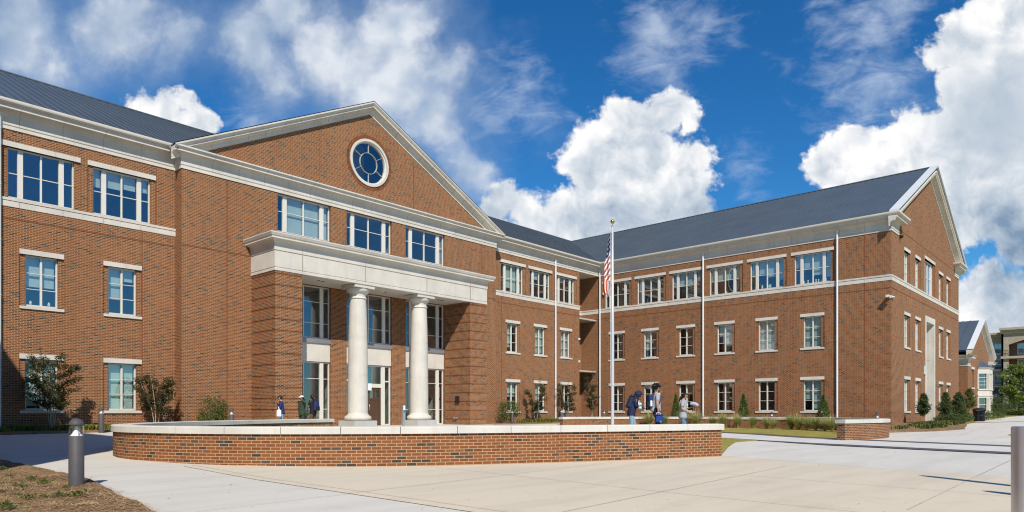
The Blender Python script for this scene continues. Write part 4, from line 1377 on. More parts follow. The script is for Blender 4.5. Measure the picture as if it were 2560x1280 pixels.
def make_flag():
    """limp flag: 1.5 m hoist, hanging in folds down the left of the pole"""
    base = Vector((FPX, FPY, 0)) - RGT * .085
    out = -RGT
    nu, nv = 40, 130
    Lh = 2.72
    ztop = 8.82
    vs = []
    def width(t):
        return .05 + .17 * min(1, t / .45) + .09 * max(0, min(1, (t - .3) / .45)) - .06 * max(0, (t - .9) / .1)
    def pos(s_, t):
        f = .075 * math.sin(s_ * 9.5 + t * 3.0) * min(1, t * 3 + .15) + .03 * math.sin(s_ * 21 + t * 7)
        wv = width(t) * s_
        p = base + out * (wv + .01 * math.sin(t * 17) * s_) + FWD * f
        p.z = ztop - t * Lh - .10 * s_ * (1 - .4 * t) + (.10 * s_ if t > .97 else 0)
        return p
    for j in range(nv + 1):
        for i in range(nu + 1):
            vs.append(pos(i / nu, j / nv))
    fl = {0: [], 1: [], 2: []}
    for j in range(nv):
        for i in range(nu):
            s_, t = (i + .5) / nu, (j + .5) / nv
            w_ = t * Lh + .42 * (s_ - .5) * (-1)
            if w_ < 1.02:
                mi = 2
                cu, cv = s_ * 3.4, w_ / .105
                r, c_ = round(cv), round(cu)
                if (r + c_) % 2 == 0 and abs(cv - r) < .30 and abs(cu - c_) < .33: mi = 1
            elif t < .79 - .10 * s_:
                mi = int((w_ - 1.02) / .135) % 2
                mi = 1 - mi
            else:
                mi = int(s_ * 5 + .6 + t * 1.5) % 2
            fl[mi].append((j * (nu + 1) + i, j * (nu + 1) + i + 1, (j + 1) * (nu + 1) + i + 1, (j + 1) * (nu + 1) + i))
    m = MB()
    i0 = len(m.v)
    m.v += [tuple(p) for p in vs]
    for mi in (0, 1, 2):
        for f in fl[mi]:
            m.f.append(f); m.uv.append([(0, 0)] * 4); m.mi.append(mi); m.sm.append(True)
    o = m.build('flag', ['flag_red', 'flag_white', 'flag_blue'])
    tag(o, 'limp American flag with stars and red and white stripes hanging on the flagpole', 'flag')
make_flag()

# ================================================================== BOLLARD LIGHTS
def make_bollard():
    r = .1015
    t = thing('bollard_light', '', 'bollard light')
    m = MB(); m.lathe(0, 0, [(r, -.15), (r, .765), (r - .01, .772), (0, .772)], 36); m.build('post', 'bollard_paint', t)
    m = MB(); m.lathe(0, 0, [(r - .006, .772), (r - .006, .93)], 36); m.build('lens', 'lamp_glass', t)
    m = MB(); m.lathe(0, 0, [(.088, .773), (.062, .80), (.032, .85), (.02, .90), (.018, .925), (0, .925)], 24); m.build('reflector', 'lamp_lens_white', t)
    m = MB(); m.lathe(0, 0, [(0, .925), (r + .001, .925), (r + .002, .945), (r * .93, .975), (r * .76, 1.0), (r * .5, 1.02), (r * .22, 1.03), (0, 1.032)], 36); m.build('domed_cap', 'bollard_paint', t)
    m = MB()
    for k in range(3):
        a = 2 * PI * k / 3 + .6
        m.tube([((r - .014) * math.cos(a), (r - .014) * math.sin(a), .77), ((r - .014) * math.cos(a), (r - .014) * math.sin(a), .93)], .005, 6)
    m.build('cap_rods', 'bollard_paint', t)
    return t
bol = make_bollard()
spots = [(3.31, 11.69, 'large dark grey bollard light standing at the edge of the mulch in the left foreground'),
         (*survey(253.5, 27.6), 'dark grey bollard light by the planting bed between the two left ground floor windows'),
         (*survey(579, 29.0), 'dark grey bollard light just right of the round shrub by the left wall'),
         (*survey(1281, 47.2), 'dark grey bollard light beside the round shrub right of the portico'),
         (*survey(1404.5, 47.0), 'dark grey bollard light by the left end of the right hand low wall'),
         (*survey(1510.5, 51.0), 'dark grey bollard light behind the low wall, close left of the flagpole'),
         (*survey(1929.5, 46.0), 'bollard light head above the right hand low wall, between two conical evergreens'),
         (*survey(2193.5, 37.5), 'bollard light head showing above the near end of the right hand low wall')]
for i, (x, y, lab) in enumerate(spots):
    o = bol if i == 0 else copy_tree(bol)
    z = gz(x, y)
    if i == 6: z = .19
    if i == 7: z = .13
    if i == 4: z = .42
    if i == 5: z = .36
    o.location = (x, y, z)
    tag(o, lab, 'bollard light', 'bollard lights')
# plain steel post at the right edge
post0 = thing('steel_bollard', '', 'bollard')
m = MB(); m.lathe(0, 0, [(.125, -.2), (.125, .985), (.120, .997), (.112, 1.0), (0, 1.004)], 40); m.build('post', 'steel_post', post0)
m = MB(); m.lathe(0, 0, [(.15, -.1), (.15, .012), (.127, .02)], 40); m.build('base_ring', 'steel_post', post0)
px, py = survey(2534 + 34, 6.5)
post0.location = (px, py, gz(px, py))
tag(post0, 'grey steel bollard cut off by the right edge of the photo', 'bollard')
# unseen posts, added beyond the right edge only to cast two shadows into view
def ground_at(u, v, z):
    r_ = FWD * 1740 + RGT * (u - 1280) + Vector((0, 0, 1031 - v)); q = r_ * ((z - 1.18) / r_.z)
    return q.x, q.y
for u, v, h, lab in ((2300, 1188, 3.1, 'tall round topped steel post outside the right edge, casting the longer shadow'), (2457, 1226, 2.3, 'shorter round topped steel post outside the right edge, casting the shorter shadow')):
    tx, ty = ground_at(u, v, .06)
    bx_, by_ = tx + SUN.x / SUN.z * h, ty + SUN.y / SUN.z * h
    t = thing('steel_post', lab, 'post', (bx_, by_, gz(bx_, by_)))
    z0 = gz(bx_, by_)
    m = MB(); m.lathe(bx_, by_, [(.11, z0 - .1), (.11, z0 + h - .35), (.10, z0 + h - .2), (.07, z0 + h - .07), (.0, z0 + h)], 24); m.build('shaft', 'steel_post', t)
    m = MB(); m.lathe(bx_, by_, [(.17, z0 - .1), (.17, z0 + .015), (.12, z0 + .03)], 24); m.build('base_ring', 'steel_post', t)

# ---- access post beside the column
kx, ky = survey(1008.5, 36)
t = thing('access_post', 'slim silver access control post in front of the right column', 'post', (kx, ky, gz(kx, ky)))
kz = gz(kx, ky)
m = MB(); m.box(kx - .07, kx + .07, ky - .07, ky + .07, kz, kz + 1.22); m.build('post', 'steel_post', t)
m = MB(); m.box(kx - .055, kx + .055, ky - .083, ky - .07, kz + .96, kz + 1.2); m.build('face_plate', 'sign_white', t)
m = MB(); m.box(kx - .035, kx + .035, ky - .09, ky - .083, kz + .88, kz + .96); m.build('push_button', 'black_metal', t)

# ---- litter bin
bx, by = 67.0, 9.75
bz = gz(bx, by) + .03
t = thing('litter_bin', 'black slatted metal litter bin on the path by the right beds', 'litter bin', (bx, by, bz))
m = MB()
for k in range(26):
    a = 2 * PI * k / 26
    c, s_ = math.cos(a), math.sin(a)
    m.tube([(bx + .36 * c, by + .36 * s_, bz + .05), (bx + .38 * c, by + .38 * s_, bz + .75), (bx + .44 * c, by + .44 * s_, bz + .98)], .028, 5)
for z, r in ((.06, .37), (.5, .385), (.96, .45)):
    m.tube([(bx + r * math.cos(2 * PI * k / 24), by + r * math.sin(2 * PI * k / 24), bz + z) for k in range(25)], .022, 5)
m.build('slatted_frame', 'black_metal', t)
m = MB(); m.lathe(bx, by, [(.0, bz + .05), (.32, bz + .05), (.34, bz + .9), (.31, bz + .9)], 24); m.build('liner', 'black_metal', t)
m = MB(); m.lathe(bx, by, [(.47, bz + .98), (.40, bz + 1.06), (.22, bz + 1.13), (.20, bz + 1.08)], 24); m.build('lid', 'black_metal', t)

# ================================================================== SMALL BRICK HOUSE AND THE APARTMENT BLOCK BEHIND
HX0, HX1, HY = 76.3, 89.2, 12.0
HXM = (HX0 + HX1) / 2
house = thing('brick_house', 'small two storey brick gabled building with white bay window, behind the big gable', 'building', (HXM, HY, .4))
def facH(u, z, d): return (u, HY + d, z)
hz_e, hz_a = 6.55, 9.75
HS = (hz_a - hz_e) / (HXM - HX0)
m = MB()
holes = []
for uc, z0, z1 in ((79.0, 3.55, 5.0 + .3), (79.0, .75, 2.6), (87.3, 3.55, 5.3), (87.3, .75, 2.6)):
    holes.append((uc - .6, uc + .6, uc - .6, uc + .6, z0, z1))
wall(m, facH, HX0, HX1, -.2, hz_e, holes)
m.face([facH(HX0, hz_e, 0), facH(HX1, hz_e, 0), facH(HXM, hz_a, 0)], [(HX0, hz_e), (HX1, hz_e), (HXM, hz_a)])
m.face([(HX0, HY, -.2), (HX0, HY + 24, -.2), (HX0, HY + 24, hz_e), (HX0, HY, hz_e)], [(0, -.2), (24, -.2), (24, hz_e), (0, hz_e)])
m.face([(HX1, HY, -.2), (HX1, HY + 24, -.2), (HX1, HY + 24, hz_e), (HX1, HY, hz_e)], [(0, -.2), (24, -.2), (24, hz_e), (0, hz_e)])
m.build('brick_wall', 'brick', house)
for (o0, o1, i0, i1, z0, z1) in holes:
    f = MB()
    for a, b, c, d in ((o0, o0 + .09, z0, z1), (o1 - .09, o1, z0, z1), (o0 + .09, o1 - .09, z0, z0 + .09), (o0 + .09, o1 - .09, z1 - .09, z1), (o0 + .09, o1 - .09, (z0 + z1) / 2 - .03, (z0 + z1) / 2 + .03)):
        f.fbox(facH, a, b, c, d, R2 + .05, R2 + .12)
    w = f.build('window', 'white_frame', house)
    p = MB(); p.fbox(facH, o0 + .05, o1 - .05, z0 + .05, z1 - .05, R2 + .09, R2 + .10); p.build('pane', 'glass', w)
    p = MB(); p.fbox(facH, o0 - .15, o1 + .15, z1, z1 + .22, -.03, .15); p.build('lintel', 'stone', w)
    p = MB(); p.fbox(facH, o0 - .15, o1 + .15, z0 - .12, z0, -.06, .15); p.build('sill', 'stone', w)
# roof
r = MB()
for sgn in (-1, 1):
    xe = HXM + sgn * (HXM - HX0 + .45)
    ze = hz_a + .62 - (HXM - HX0 + .45) * HS
    pts = [(xe, HY - .4, ze), (HXM, HY - .4, hz_a + .62), (HXM, HY + 24, hz_a + .62), (xe, HY + 24, ze)]
    r.face(pts); r.face([(x, y, z - .1) for x, y, z in pts[::-1]])
    nrm = Vector((sgn * HS, 0, 1)).normalized()
    y = HY + .8
    while y < HY + 22:
        p, q = Vector((xe, y, ze)), Vector((HXM, y, hz_a + .62))
        d = (q - p).normalized(); sd = d.cross(nrm).normalized() * .03; up = nrm * .06
        a = [p - sd, p + sd, p + sd + up, p - sd + up]; b = [v + (q - p) for v in a]
        for i in (1, 2, 3):
            r.face([a[i], a[(i + 1) % 4], b[(i + 1) % 4], b[i]])
        y += .62
r.build('roof', 'roof_metal', house)
c = MB()
for sgn in (-1, 1):
    xe = HXM + sgn * (HXM - HX0 + .5); ze = hz_a + .62 - (HXM - HX0 + .5) * HS
    pa = [(xe, HY - .5, ze), (xe, HY - .5, ze + .1), (xe, HY + .0, ze + .1), (xe, HY + .0, ze)]
    pb = [(HXM, y, z - ze + hz_a + .62) for _, y, z in pa]
    for i in range(4):
        c.face([pa[i], pa[(i + 1) % 4], pb[(i + 1) % 4], pb[i]])
c.build('roof_coping', 'white_metal', house)
c = MB()
raker(c, HX0 - .5, hz_a - (HXM - HX0 + .5) * HS, HXM, hz_a, HY); raker(c, HX1 + .5, hz_a - (HXM - HX0 + .5) * HS, HXM, hz_a, HY)
hp = [(o, z - 12.5 + 5.5) for o, z in corn] + [(.52, 6.42), (.57, 6.48), (-.02, 6.55)]
c.build('raking_cornice', 'stone', house)
for hp_ in ([(HX0, HY + 24), (HX0, HY), (HX0 + 1.3, HY)], [(HX1 - 1.3, HY), (HX1, HY), (HX1, HY + 6)]):
    c = MB(); c.sweep(hp_, hp); c.build('cornice', 'stone', house)
m = MB(); m.tube([(HX0 - .1, HY + 1.6, .3), (HX0 - .1, HY + 1.6, 6.1)], .06, 8); m.build('downpipe', 'white_metal', house)
# bay window
bw0, bw1 = 81.6, 85.0
bp = [(bw0, HY), (bw0 + .75, HY - .85), (bw1 - .75, HY - .85), (bw1, HY)]
b = MB()
bprof = [(0, .3), (0, 1.15), (.06, 1.18), (.06, 1.3), (0, 1.3), (0, 1.31)]
b.sweep(bp, [(.0, .3), (.0, 1.1), (.07, 1.12), (.07, 1.28), (-.3, 1.28)])
b.sweep(bp, [(-.3, 2.62), (.03, 2.62), (.03, 2.75), (.08, 2.78), (.08, 2.9), (0, 2.92), (0, 3.35), (.08, 3.37), (.08, 3.5), (-.3, 3.5)])
b.sweep(bp, [(-.3, 5.0), (.02, 5.0), (.02, 5.45), (.10, 5.5), (.16, 5.6), (-.3, 5.62)])
for z0, z1 in ((1.28, 2.62), (3.5, 5.0)):
    for (x, y) in bp[1:3] + [(bw0 + .03, HY - .06), (bw1 - .03, HY - .06), (82.6, HY - .8), (83.6, HY - .8)]:
        b.box(x - .17, x + .17, y - .03, y + .22, z0, z1)
bay = b.build('bay_window', 'stone', house)
g_ = MB(); g_.sweep(bp, [(-.12, 1.28), (-.12, 2.62)]); g_.sweep(bp, [(-.12, 3.5), (-.12, 5.0)]); g_.build('pane', 'glass', bay)
g_ = MB()
for (a, b2) in zip(bp, bp[1:]):
    for z in (1.95, 3.88, 4.25, 4.62):
        g_.tube([(a[0], a[1] + .1, z), (b2[0], b2[1] + .1, z)], .025, 4)
g_.build('glazing_bars', 'white_frame', bay)
g_ = MB()
top = ((bw0 + bw1) / 2, HY, 6.45)
for a, b2 in zip([(bw0 - .15, HY)] + [(bw0 + .68, HY - 1.02), (bw1 - .68, HY - 1.02)], [(bw0 + .68, HY - 1.02), (bw1 - .68, HY - 1.02), (bw1 + .15, HY)]):
    g_.face([(a[0], a[1], 5.6), (b2[0], b2[1], 5.6), top])
g_.build('bay_roof', 'roof_metal', house)
i_ = MB(); i_.box(HX0 + .3, HX1 - .3, HY + 2.5, HY + 2.6, 0, 6.4); i_.box(HX0 + .2, HX1 - .2, HY + .35, HY + 2.5, 3.0, 3.2); i_.build('interior_rooms', 'interior', house)

# apartment block: its street front faces the camera side (towards -X)
AX = 150.
def apy(u): 
    r_ = FWD * 1740 + RGT * (u - 1280)
    return r_.y * AX / r_.x
def facS(u, z, d): return (AX + d, u, z)
apt = thing('apartment_block', 'tan brick apartment building with arched balconies at the far right edge', 'building', (AX, apy(2520), 1))
yA0, yA1, yS = apy(2400) , apy(2620), apy(2508)
FZ = [5.6, 8.75, 11.95, 15.1]
d0 = 123.
def apz(v): return 1.18 + (1031 - v) / 1740. * ((FWD * 1740 + RGT * (2490 - 1280)) * (AX / (FWD * 1740 + RGT * (2490 - 1280)).x)).dot(FWD)
zr = apz(836)
fl = [apz(872), apz(911.5), apz(952.5)]      # window middles of the three upper floors
m = MB(); gb = MB()
holes = []; wins = []
for u in (2469.5, 2494.5):
    yc = apy(u)
    for zc in fl:
        hw = .62; hh = .92
        holes.append((yc - hw, yc + hw, yc - hw, yc + hw, zc - hh, zc + hh)); wins.append((yc, zc, hw, hh))
zg = apz(961)
wall(m, facS, yS, yA0, zg, zr, holes)
m.build('tan_wall', 'tan_brick', apt)
for yc, zc, hw, hh in wins:
    f = MB()
    for a, b, c_, d in ((yc - hw, yc - hw + .12, zc - hh, zc + hh), (yc + hw - .12, yc + hw, zc - hh, zc + hh), (yc - hw, yc + hw, zc - hh, zc - hh + .12), (yc - hw, yc + hw, zc + hh - .12, zc + hh), (yc - hw, yc + hw, zc - .05, zc + .06), (yc - .03, yc + .03, zc, zc + hh)):
        f.fbox(facS, a, b, c_, d, .02, .1)
    w = f.build('window', 'white_frame', apt)
    p = MB(); p.fbox(facS, yc - hw, yc + hw, zc - hh, zc + hh, .11, .14); p.build('pane', 'glass', w)
    p = MB(); p.fbox(facS, yc - hw - .15, yc + hw + .15, zc + hh, zc + hh + .35, -.06, .1); p.build('lintel', 'tan_stucco', w)
    p = MB(); p.fbox(facS, yc - hw - .12, yc + hw + .12, zc - hh - .2, zc - hh, -.1, .1); p.build('sill', 'white_frame', w)
m = MB()
m.fbox(facS, yS, yA0, 0, zg, 0., .3)
m.build('brown_wall', 'brown_brick', apt)
# projecting balcony bay on the right
PJ = 2.2
yb0, yb1 = apy(2625), apy(2526)
m = MB()
ztop = apz(829)
m.box(AX - PJ, AX - PJ + .5, yb1, yS, 0, ztop)
m.box(AX - PJ, AX + .0, yS - .3, yS, 0, ztop)
arch = [(yb0, ztop), (yb1, ztop), (yb1, apz(866))]
for k in range(0, 13):
    t_ = k / 12
    arch.append((yb1 + (yb0 - yb1) * t_, apz(866) + 1.25 * math.sin(PI * min(1, t_ * .5 + 0.0) )))
m.face([(AX - PJ, y, z) for y, z in arch], [(y, z) for y, z in arch])
m.build('tan_wall', 'tan_brick', apt)
m = MB(); m.box(AX, AX + .3, yb0, yb1, 0, ztop); m.build('balcony_back_wall', 'brown_brick', apt)
for zc in fl:
    w = MB(); w.box(AX - .08, AX, yb1 - 3.0, yb1 - 1.0, zc - 1.2, zc + .8); w2 = w.build('balcony_window', 'white_frame', apt)
    p = MB(); p.box(AX - .1, AX - .08, yb1 - 2.85, yb1 - 1.15, zc - 1.05, zc + .7); p.build('pane', 'glass', w2)
for v in (892, 936.5, 978):
    z = apz(v)
    s_ = MB(); s_.box(AX - PJ - .35, AX, yb0, yb1 + 1.1, z - .55, z - .15); sl = s_.build('balcony_slab', 'tan_stucco', apt)
    r_ = MB()
    for k in range(40):
        y = yb1 + 1.0 - k * .2
        if y < yb0: break
        r_.tube([(AX - PJ - .3, y, z - .15), (AX - PJ - .3, y, z + .85)], .02, 4)
    r_.tube([(AX - PJ - .3, yb1 + 1.05, z + .87), (AX - PJ - .3, yb0, z + .87)], .03, 4)
    r_.tube([(AX - PJ - .3, yb1 + 1.05, z - .15), (AX - PJ - .3, yb1 + 1.05, z + .87)], .05, 4)
    r_.build('balcony_railing', 'black_metal', sl)
m = MB()
m.box(AX - .7, AX + .3, yS, yA0, zr - .1, zr + .25); m.box(AX - .35, AX + .3, yS, yA0, zr - .6, zr - .1)
m.build('cornice', 'tan_stucco', apt)
m = MB()
m.box(AX - PJ - .7, AX + .3, yb0, yS + .25, ztop - .1, ztop + .3); m.box(AX - PJ - .35, AX, yb0, yS + .12, ztop - .7, ztop - .1)
m.build('cornice', 'tan_stucco', apt)
for z_ in (zg - .08, apz(891)):
    m = MB(); m.box(AX - .2, AX, yS, yA0, z_ - .16, z_ + .16); m.build('string_course', 'tan_stucco', apt)
m = MB(); m.box(AX + .3, AX + 30, yb0, yA0, 0, zr); m.build('rear_block', 'tan_brick', apt)
# shop front under an awning, with its lettering
aw = MB()
ya, yb_ = apy(2504), apy(2440)
za, zb = apz(980), apz(991)
P = [(AX - .02, ya, za), (AX - .02, yb_, za), (AX - 1.8, yb_, zb), (AX - 1.8, ya, zb)]
aw.face(P); aw.face([(x, y, z - .3) for x, y, z in (P[2], P[3])] + [P[3], P[2]]); aw.face([P[0], P[3], (P[3][0], P[3][1], P[3][2] - .3), (AX - .02, ya, zb - .3)])
aw.build('awning', 'awning', apt)
m = MB()
z0, z1 = apz(1016), apz(993)
for u in (2462, 2480, 2503):
    m.box(AX - .12, AX, apy(u) - .15, apy(u) + .15, z0 - .6, z1)
sf_ = m.build('shop_front', 'black_metal', apt)
m = MB(); m.box(AX - .06, AX - .03, ya, yb_, z0, z1); m.build('pane', 'glass', sf_)
m = MB(); m.box(AX - PJ - .12, AX - PJ, yb0, yS, 1.5, 2.1); m.box(AX - .4, AX, yS, yA0, .8, 1.9); m.build('stone_base', 'tan_stucco', apt)
# sign letters too small to read: plain raised strokes of the same size and colour
ls = MB()
rl = random.Random(5)
for row, v in enumerate((970.6, 974.0)):
    y = apy(2486.5) + (.3 if row else 0)
    z = apz(v)
    for k in range(7):
        w = rl.uniform(.12, .2)
        ls.tube([(AX - .06, y, z - .12), (AX - .06, y, z + .12)], .035, 4)
        if k % 2: ls.tube([(AX - .06, y, z + .1), (AX - .06, y + w, z + .1)], .03, 4)
        else: ls.tube([(AX - .06, y + w, z - .1), (AX - .06, y, z + .1)], .03, 4)
        y += w + .12
ls.build('shop_lettering', 'sign_white', apt)

# ================================================================== PLANTING
def rv(r, s=1.):
    while True:
        v = Vector((r.uniform(-1, 1), r.uniform(-1, 1), r.uniform(-1, 1)))
        if v.length_squared < 1: return v * s
def leaf(m, p, r, size, asp=.5, up=0.):
    d = rv(r).normalized()
    d.z = d.z * .7 + up
    d.normalize()
    a = d.cross(rv(r)).normalized()
    n_ = d.cross(a)
    L = size * r.uniform(.7, 1.3); W = L * asp
    q = p + d * L
    c = p + d * L * .5 + n_ * L * .12
    m.face([p, c + a * W * .5, q, c - a * W * .5])
def clump(m, c, rad, n, r, size, asp=.5, up=0., shell=.35):
    for _ in range(n):
        v = rv(r)
        l = v.length
        v = v.normalized() * (shell + (1 - shell) * l) if l > 1e-3 else v
        leaf(m, Vector((c[0] + v.x * rad[0], c[1] + v.y * rad[1], c[2] + v.z * rad[2])), r, size, asp, up)

def myrtle(x, y, h, w, seed, label, group=None, leafm='leaf_myrtle', crown0=.36, stems=4, dens=1., shoots=2):
    r = random.Random(seed)
    z = gz(x, y) + .08
    t = thing('crape_myrtle', label, 'small tree', (x, y, z), group)
    tr = MB(); cr = MB()
    for k in range(stems):
        a = 2 * PI * (k + r.uniform(-.3, .3)) / stems
        b0 = Vector((x + .05 * math.cos(a), y + .05 * math.sin(a), z - .1))
        top = Vector((x + w * .30 * math.cos(a) * r.uniform(.6, 1.2), y + w * .30 * math.sin(a) * r.uniform(.6, 1.2), z + h * r.uniform(.72, .9)))
        mid = b0.lerp(top, .45) + Vector((r.uniform(-.05, .05), r.uniform(-.05, .05), 0))
        mid.x = x + (mid.x - x) * .65; mid.y = y + (mid.y - y) * .65
        pts = [b0, b0.lerp(mid, .5), mid, mid.lerp(top, .5) + rv(r, .04), top]
        tr.tube(pts, [.026, .022, .018, .012, .005], 6)
        for j in range(9):
            f = crown0 + (1 - crown0) * (j + r.random()) / 9
            i = min(3, int(f * 4)); p = pts[i].lerp(pts[i + 1], f * 4 - i)
            a2 = a + r.uniform(-1.5, 1.5)
            reach = w * r.uniform(.10, .30) * (1.15 - abs(f - .6) * 1.1)
            q = p + Vector((math.cos(a2) * reach, math.sin(a2) * reach, r.uniform(.02, .28)))
            tr.tube([p, p.lerp(q, .5) + rv(r, .02), q], [.008, .006, .003], 4, 0, True, False)
            for s_ in range(3):
                c = p.lerp(q, .35 + .33 * s_)
                rr = r.uniform(.11, .21)
                clump(cr, c, (rr, rr, rr * .75), int(43 * dens), r, .085, .52, .1, .2)
    for k in range(shoots):
        p = Vector((x + r.uniform(-.25, .25) * w, y + r.uniform(-.2, .2) * w, z + h * .75)); q = p + Vector((r.uniform(-.1, .1), 0, h * .24))
        tr.tube([p, q], [.007, .003], 4)
        for s_ in range(5):
            clump(cr, p.lerp(q, s_ / 4), (.06, .06, .07), 15, r, .06, .45, .3, .1)
    tr.build('trunk', 'pale_bark', t); cr.build('crown', leafm, t)
    return t
MG = 'crape myrtles along the building'
myrtle(8.30, 32.4, 3.25, 2.1, 11, 'multi stemmed crape myrtle in front of the leftmost ground floor window', MG, stems=5, shoots=2)
myrtle(12.35, 32.5, 2.75, 1.85, 12, 'rounder crape myrtle right of the second ground floor window on the left', MG, stems=4, shoots=1)
myrtle(38.5, 32.5, 3.15, 1.75, 13, 'crape myrtle in front of the middle ground floor window right of the portico', MG, stems=3)
myrtle(42.2, 32.5, 3.0, 1.8, 14, 'crape myrtle left of the small door in the corner', MG, stems=3)
myrtle(45.3, 32.4, 3.9, 1.5, 15, 'tallest and narrowest crape myrtle, by the room sign in the corner', MG, stems=3, shoots=5)

def shrub(name, x, y, rad, h, n, seed, label, cat='shrub', group=None, leafm='leaf_shrub', size=.075, z=None, asp=.5, trunk=True):
    r = random.Random(seed)
    z = gz(x, y) + .06 if z is None else z
    t = thing(name, label, cat, (x, y, z), group)
    if trunk:
        tr = MB()
        for k in range(7):
            a = 2 * PI * k / 7 + r.random()
            tr.tube([(x, y, z - .1), (x + .3 * rad * math.cos(a), y + .3 * rad * math.sin(a), z + h * .35), (x + .7 * rad * math.cos(a), y + .7 * rad * math.sin(a), z + h * r.uniform(.6, .9))], [.02, .013, .005], 5)
        tr.build('stems', 'bark', t)
    m = MB()
    k = 26
    for i in range(k):
        v = rv(r)
        v = v.normalized() * r.uniform(.5, .8)
        c = (x + v.x * rad, y + v.y * rad, z + h * .5 + v.z * h * .48)
        q = r.uniform(.26, .42)
        clump(m, c, (rad * q, rad * q, h * q * .55), n // k, r, size, asp, .25, .3)
    for i in range(14):
        a = r.uniform(0, 2 * PI); e = r.uniform(.3, 1)
        p = Vector((x + rad * .8 * math.cos(a) * e, y + rad * .8 * math.sin(a) * e, z + h * (1.02 - .4 * e * e)))
        clump(m, p, (.06, .06, .12), 14, r, size, asp, .5, .1)
    m.build('foliage', leafm, t)
    return t
shrub('round_shrub', 14.65, 31.9, .80, 1.5, 3600, 21, 'bushy olive green shrub by the wall left of the portico', group='round shrubs at the building')
shrub('round_shrub', 35.15, 32.1, .95, 1.6, 3600, 22, 'bushy olive green shrub by the wall right of the portico', group='round shrubs at the building')

def arbor(x, y, h, rad, seed, label):
    r = random.Random(seed)
    z = gz(x, y) * .6
    t = thing('conical_evergreen', label, 'evergreen', (x, y, z), 'conical evergreens along the right wing')
    tr = MB(); tr.tube([(x, y, z - .1), (x, y, z + h * .9)], [.05, .01], 6); tr.build('trunk', 'bark', t)
    m = MB()
    for i in range(3200):
        f = r.random() ** 1.5
        a = r.uniform(0, 2 * PI)
        R = rad * (1 - f) ** .75 * (.82 + .18 * math.sin(a * 3 + f * 9)) * (r.uniform(.55, 1.05))
        R *= min(1., .72 + f * 2.2)
        p = Vector((x + R * math.cos(a), y + R * math.sin(a), z + .1 + f * h * .95))
        leaf(m, p, r, .10, .42, 1.0)
    m.build('foliage', 'leaf_arbor', t)
for x, y, h, rad, sd, lab in ((46.9, 25.9, 2.3, .55, 31, 'conical evergreen half hidden behind the woman in the grey shirt'),
                              (46.8, 20.6, 2.25, .62, 32, 'conical evergreen between the second and third ground floor windows from the right downpipe'),
                              (46.8, 15.25, 2.05, .66, 33, 'broad conical evergreen close left of the right hand downpipe')):
    arbor(x, y, h, rad, sd, lab)

def sapling(x, y, h, w, seed, label, leafm, group, dens=1.0, bark='pale_bark', low=.18):
    r = random.Random(seed)
    z = gz(x, y) + .06
    t = thing('young_tree', label, 'young tree', (x, y, z), group)
    tr = MB(); m = MB()
    tr.tube([(x, y, z - .1), (x + .02, y, z + h * .5), (x, y + .02, z + h)], [.03, .02, .004], 6)
    n_ = int(70 * dens)
    for i in range(n_):
        f = low + (1 - low) * (i + r.random()) / n_
        a = r.uniform(0, 2 * PI)
        R = w * .5 * min(1, (1 - f) * 1.35 + .08) * r.uniform(.55, 1.1) * min(1, .45 + (f - low) * 3)
        p = Vector((x, y, z + f * h * .95)); q = p + Vector((R * math.cos(a), R * math.sin(a), R * .5))
        tr.tube([p, q], [.008, .003], 4, 0, True, False)
        for s_ in (.35, .68, 1.):
            c = p.lerp(q, s_)
            clump(m, c, (.13, .13, .11), 26, r, .095, .5, .2, .1)
    tr.build('trunk', bark, t); m.build('foliage', leafm, t)
YG_ = 'young trees in the bed before the gable'
sapling(50.4, 10.3, 1.95, .95, 41, 'thin young tree with a white trunk, left of the stone portal', 'leaf_dark', YG_, .8, low=.3)
sapling(58.2, 10.5, 2.2, 1.15, 42, 'young evergreen just right of the stone portal', 'leaf_dark', YG_)
sapling(63.0, 10.5, 2.3, 1.8, 43, 'broader dark evergreen near the right corner of the gable', 'leaf_dark', YG_, 1.5, 'bark', .08)
sapling(71.5, 11.1, 2.9, 1.9, 44, 'loose leafy young tree behind the litter bin', 'leaf_shrub', YG_, .55, low=.35)
shrub('large_shrub', 84.5, 10.7, 1.25, 2.3, 3000, 45, 'tall brownish green shrub at the corner of the small brick house', leafm='leaf_dark', size=.12)
LS = 'low shrubs in the beds on the right'
for i, (x, y, rad, h, lab, lm) in enumerate(((53.0, 9.6, .9, .55, 'low dark green shrub below the stone portal', 'leaf_dark'), (55.5, 9.55, .95, .6, 'low shrub right of the portal base, before the young evergreen', 'leaf_dark'),
                                  (58.6, 9.6, .95, .5, 'spreading low shrub in front of the broad evergreen', 'leaf_dark'), (61.2, 10.1, .9, .55, 'low shrub nearest the litter bin on its left', 'leaf_dark'),
                                  (73.0, 10.3, 1.0, .6, 'low shrub just right of the litter bin', 'leaf_shrub'), (77.5, 10.2, 1.1, .75, 'pale low shrub below the large brownish shrub', 'leaf_shrub'),
                                  (65.0, 10.6, .8, .9, 'yellowish low shrub left of the litter bin', 'leaf_shrub'))):
    shrub('low_shrub', x, y, rad, h, 1300, 50 + i, lab, 'shrub', LS, lm, .09, trunk=False)

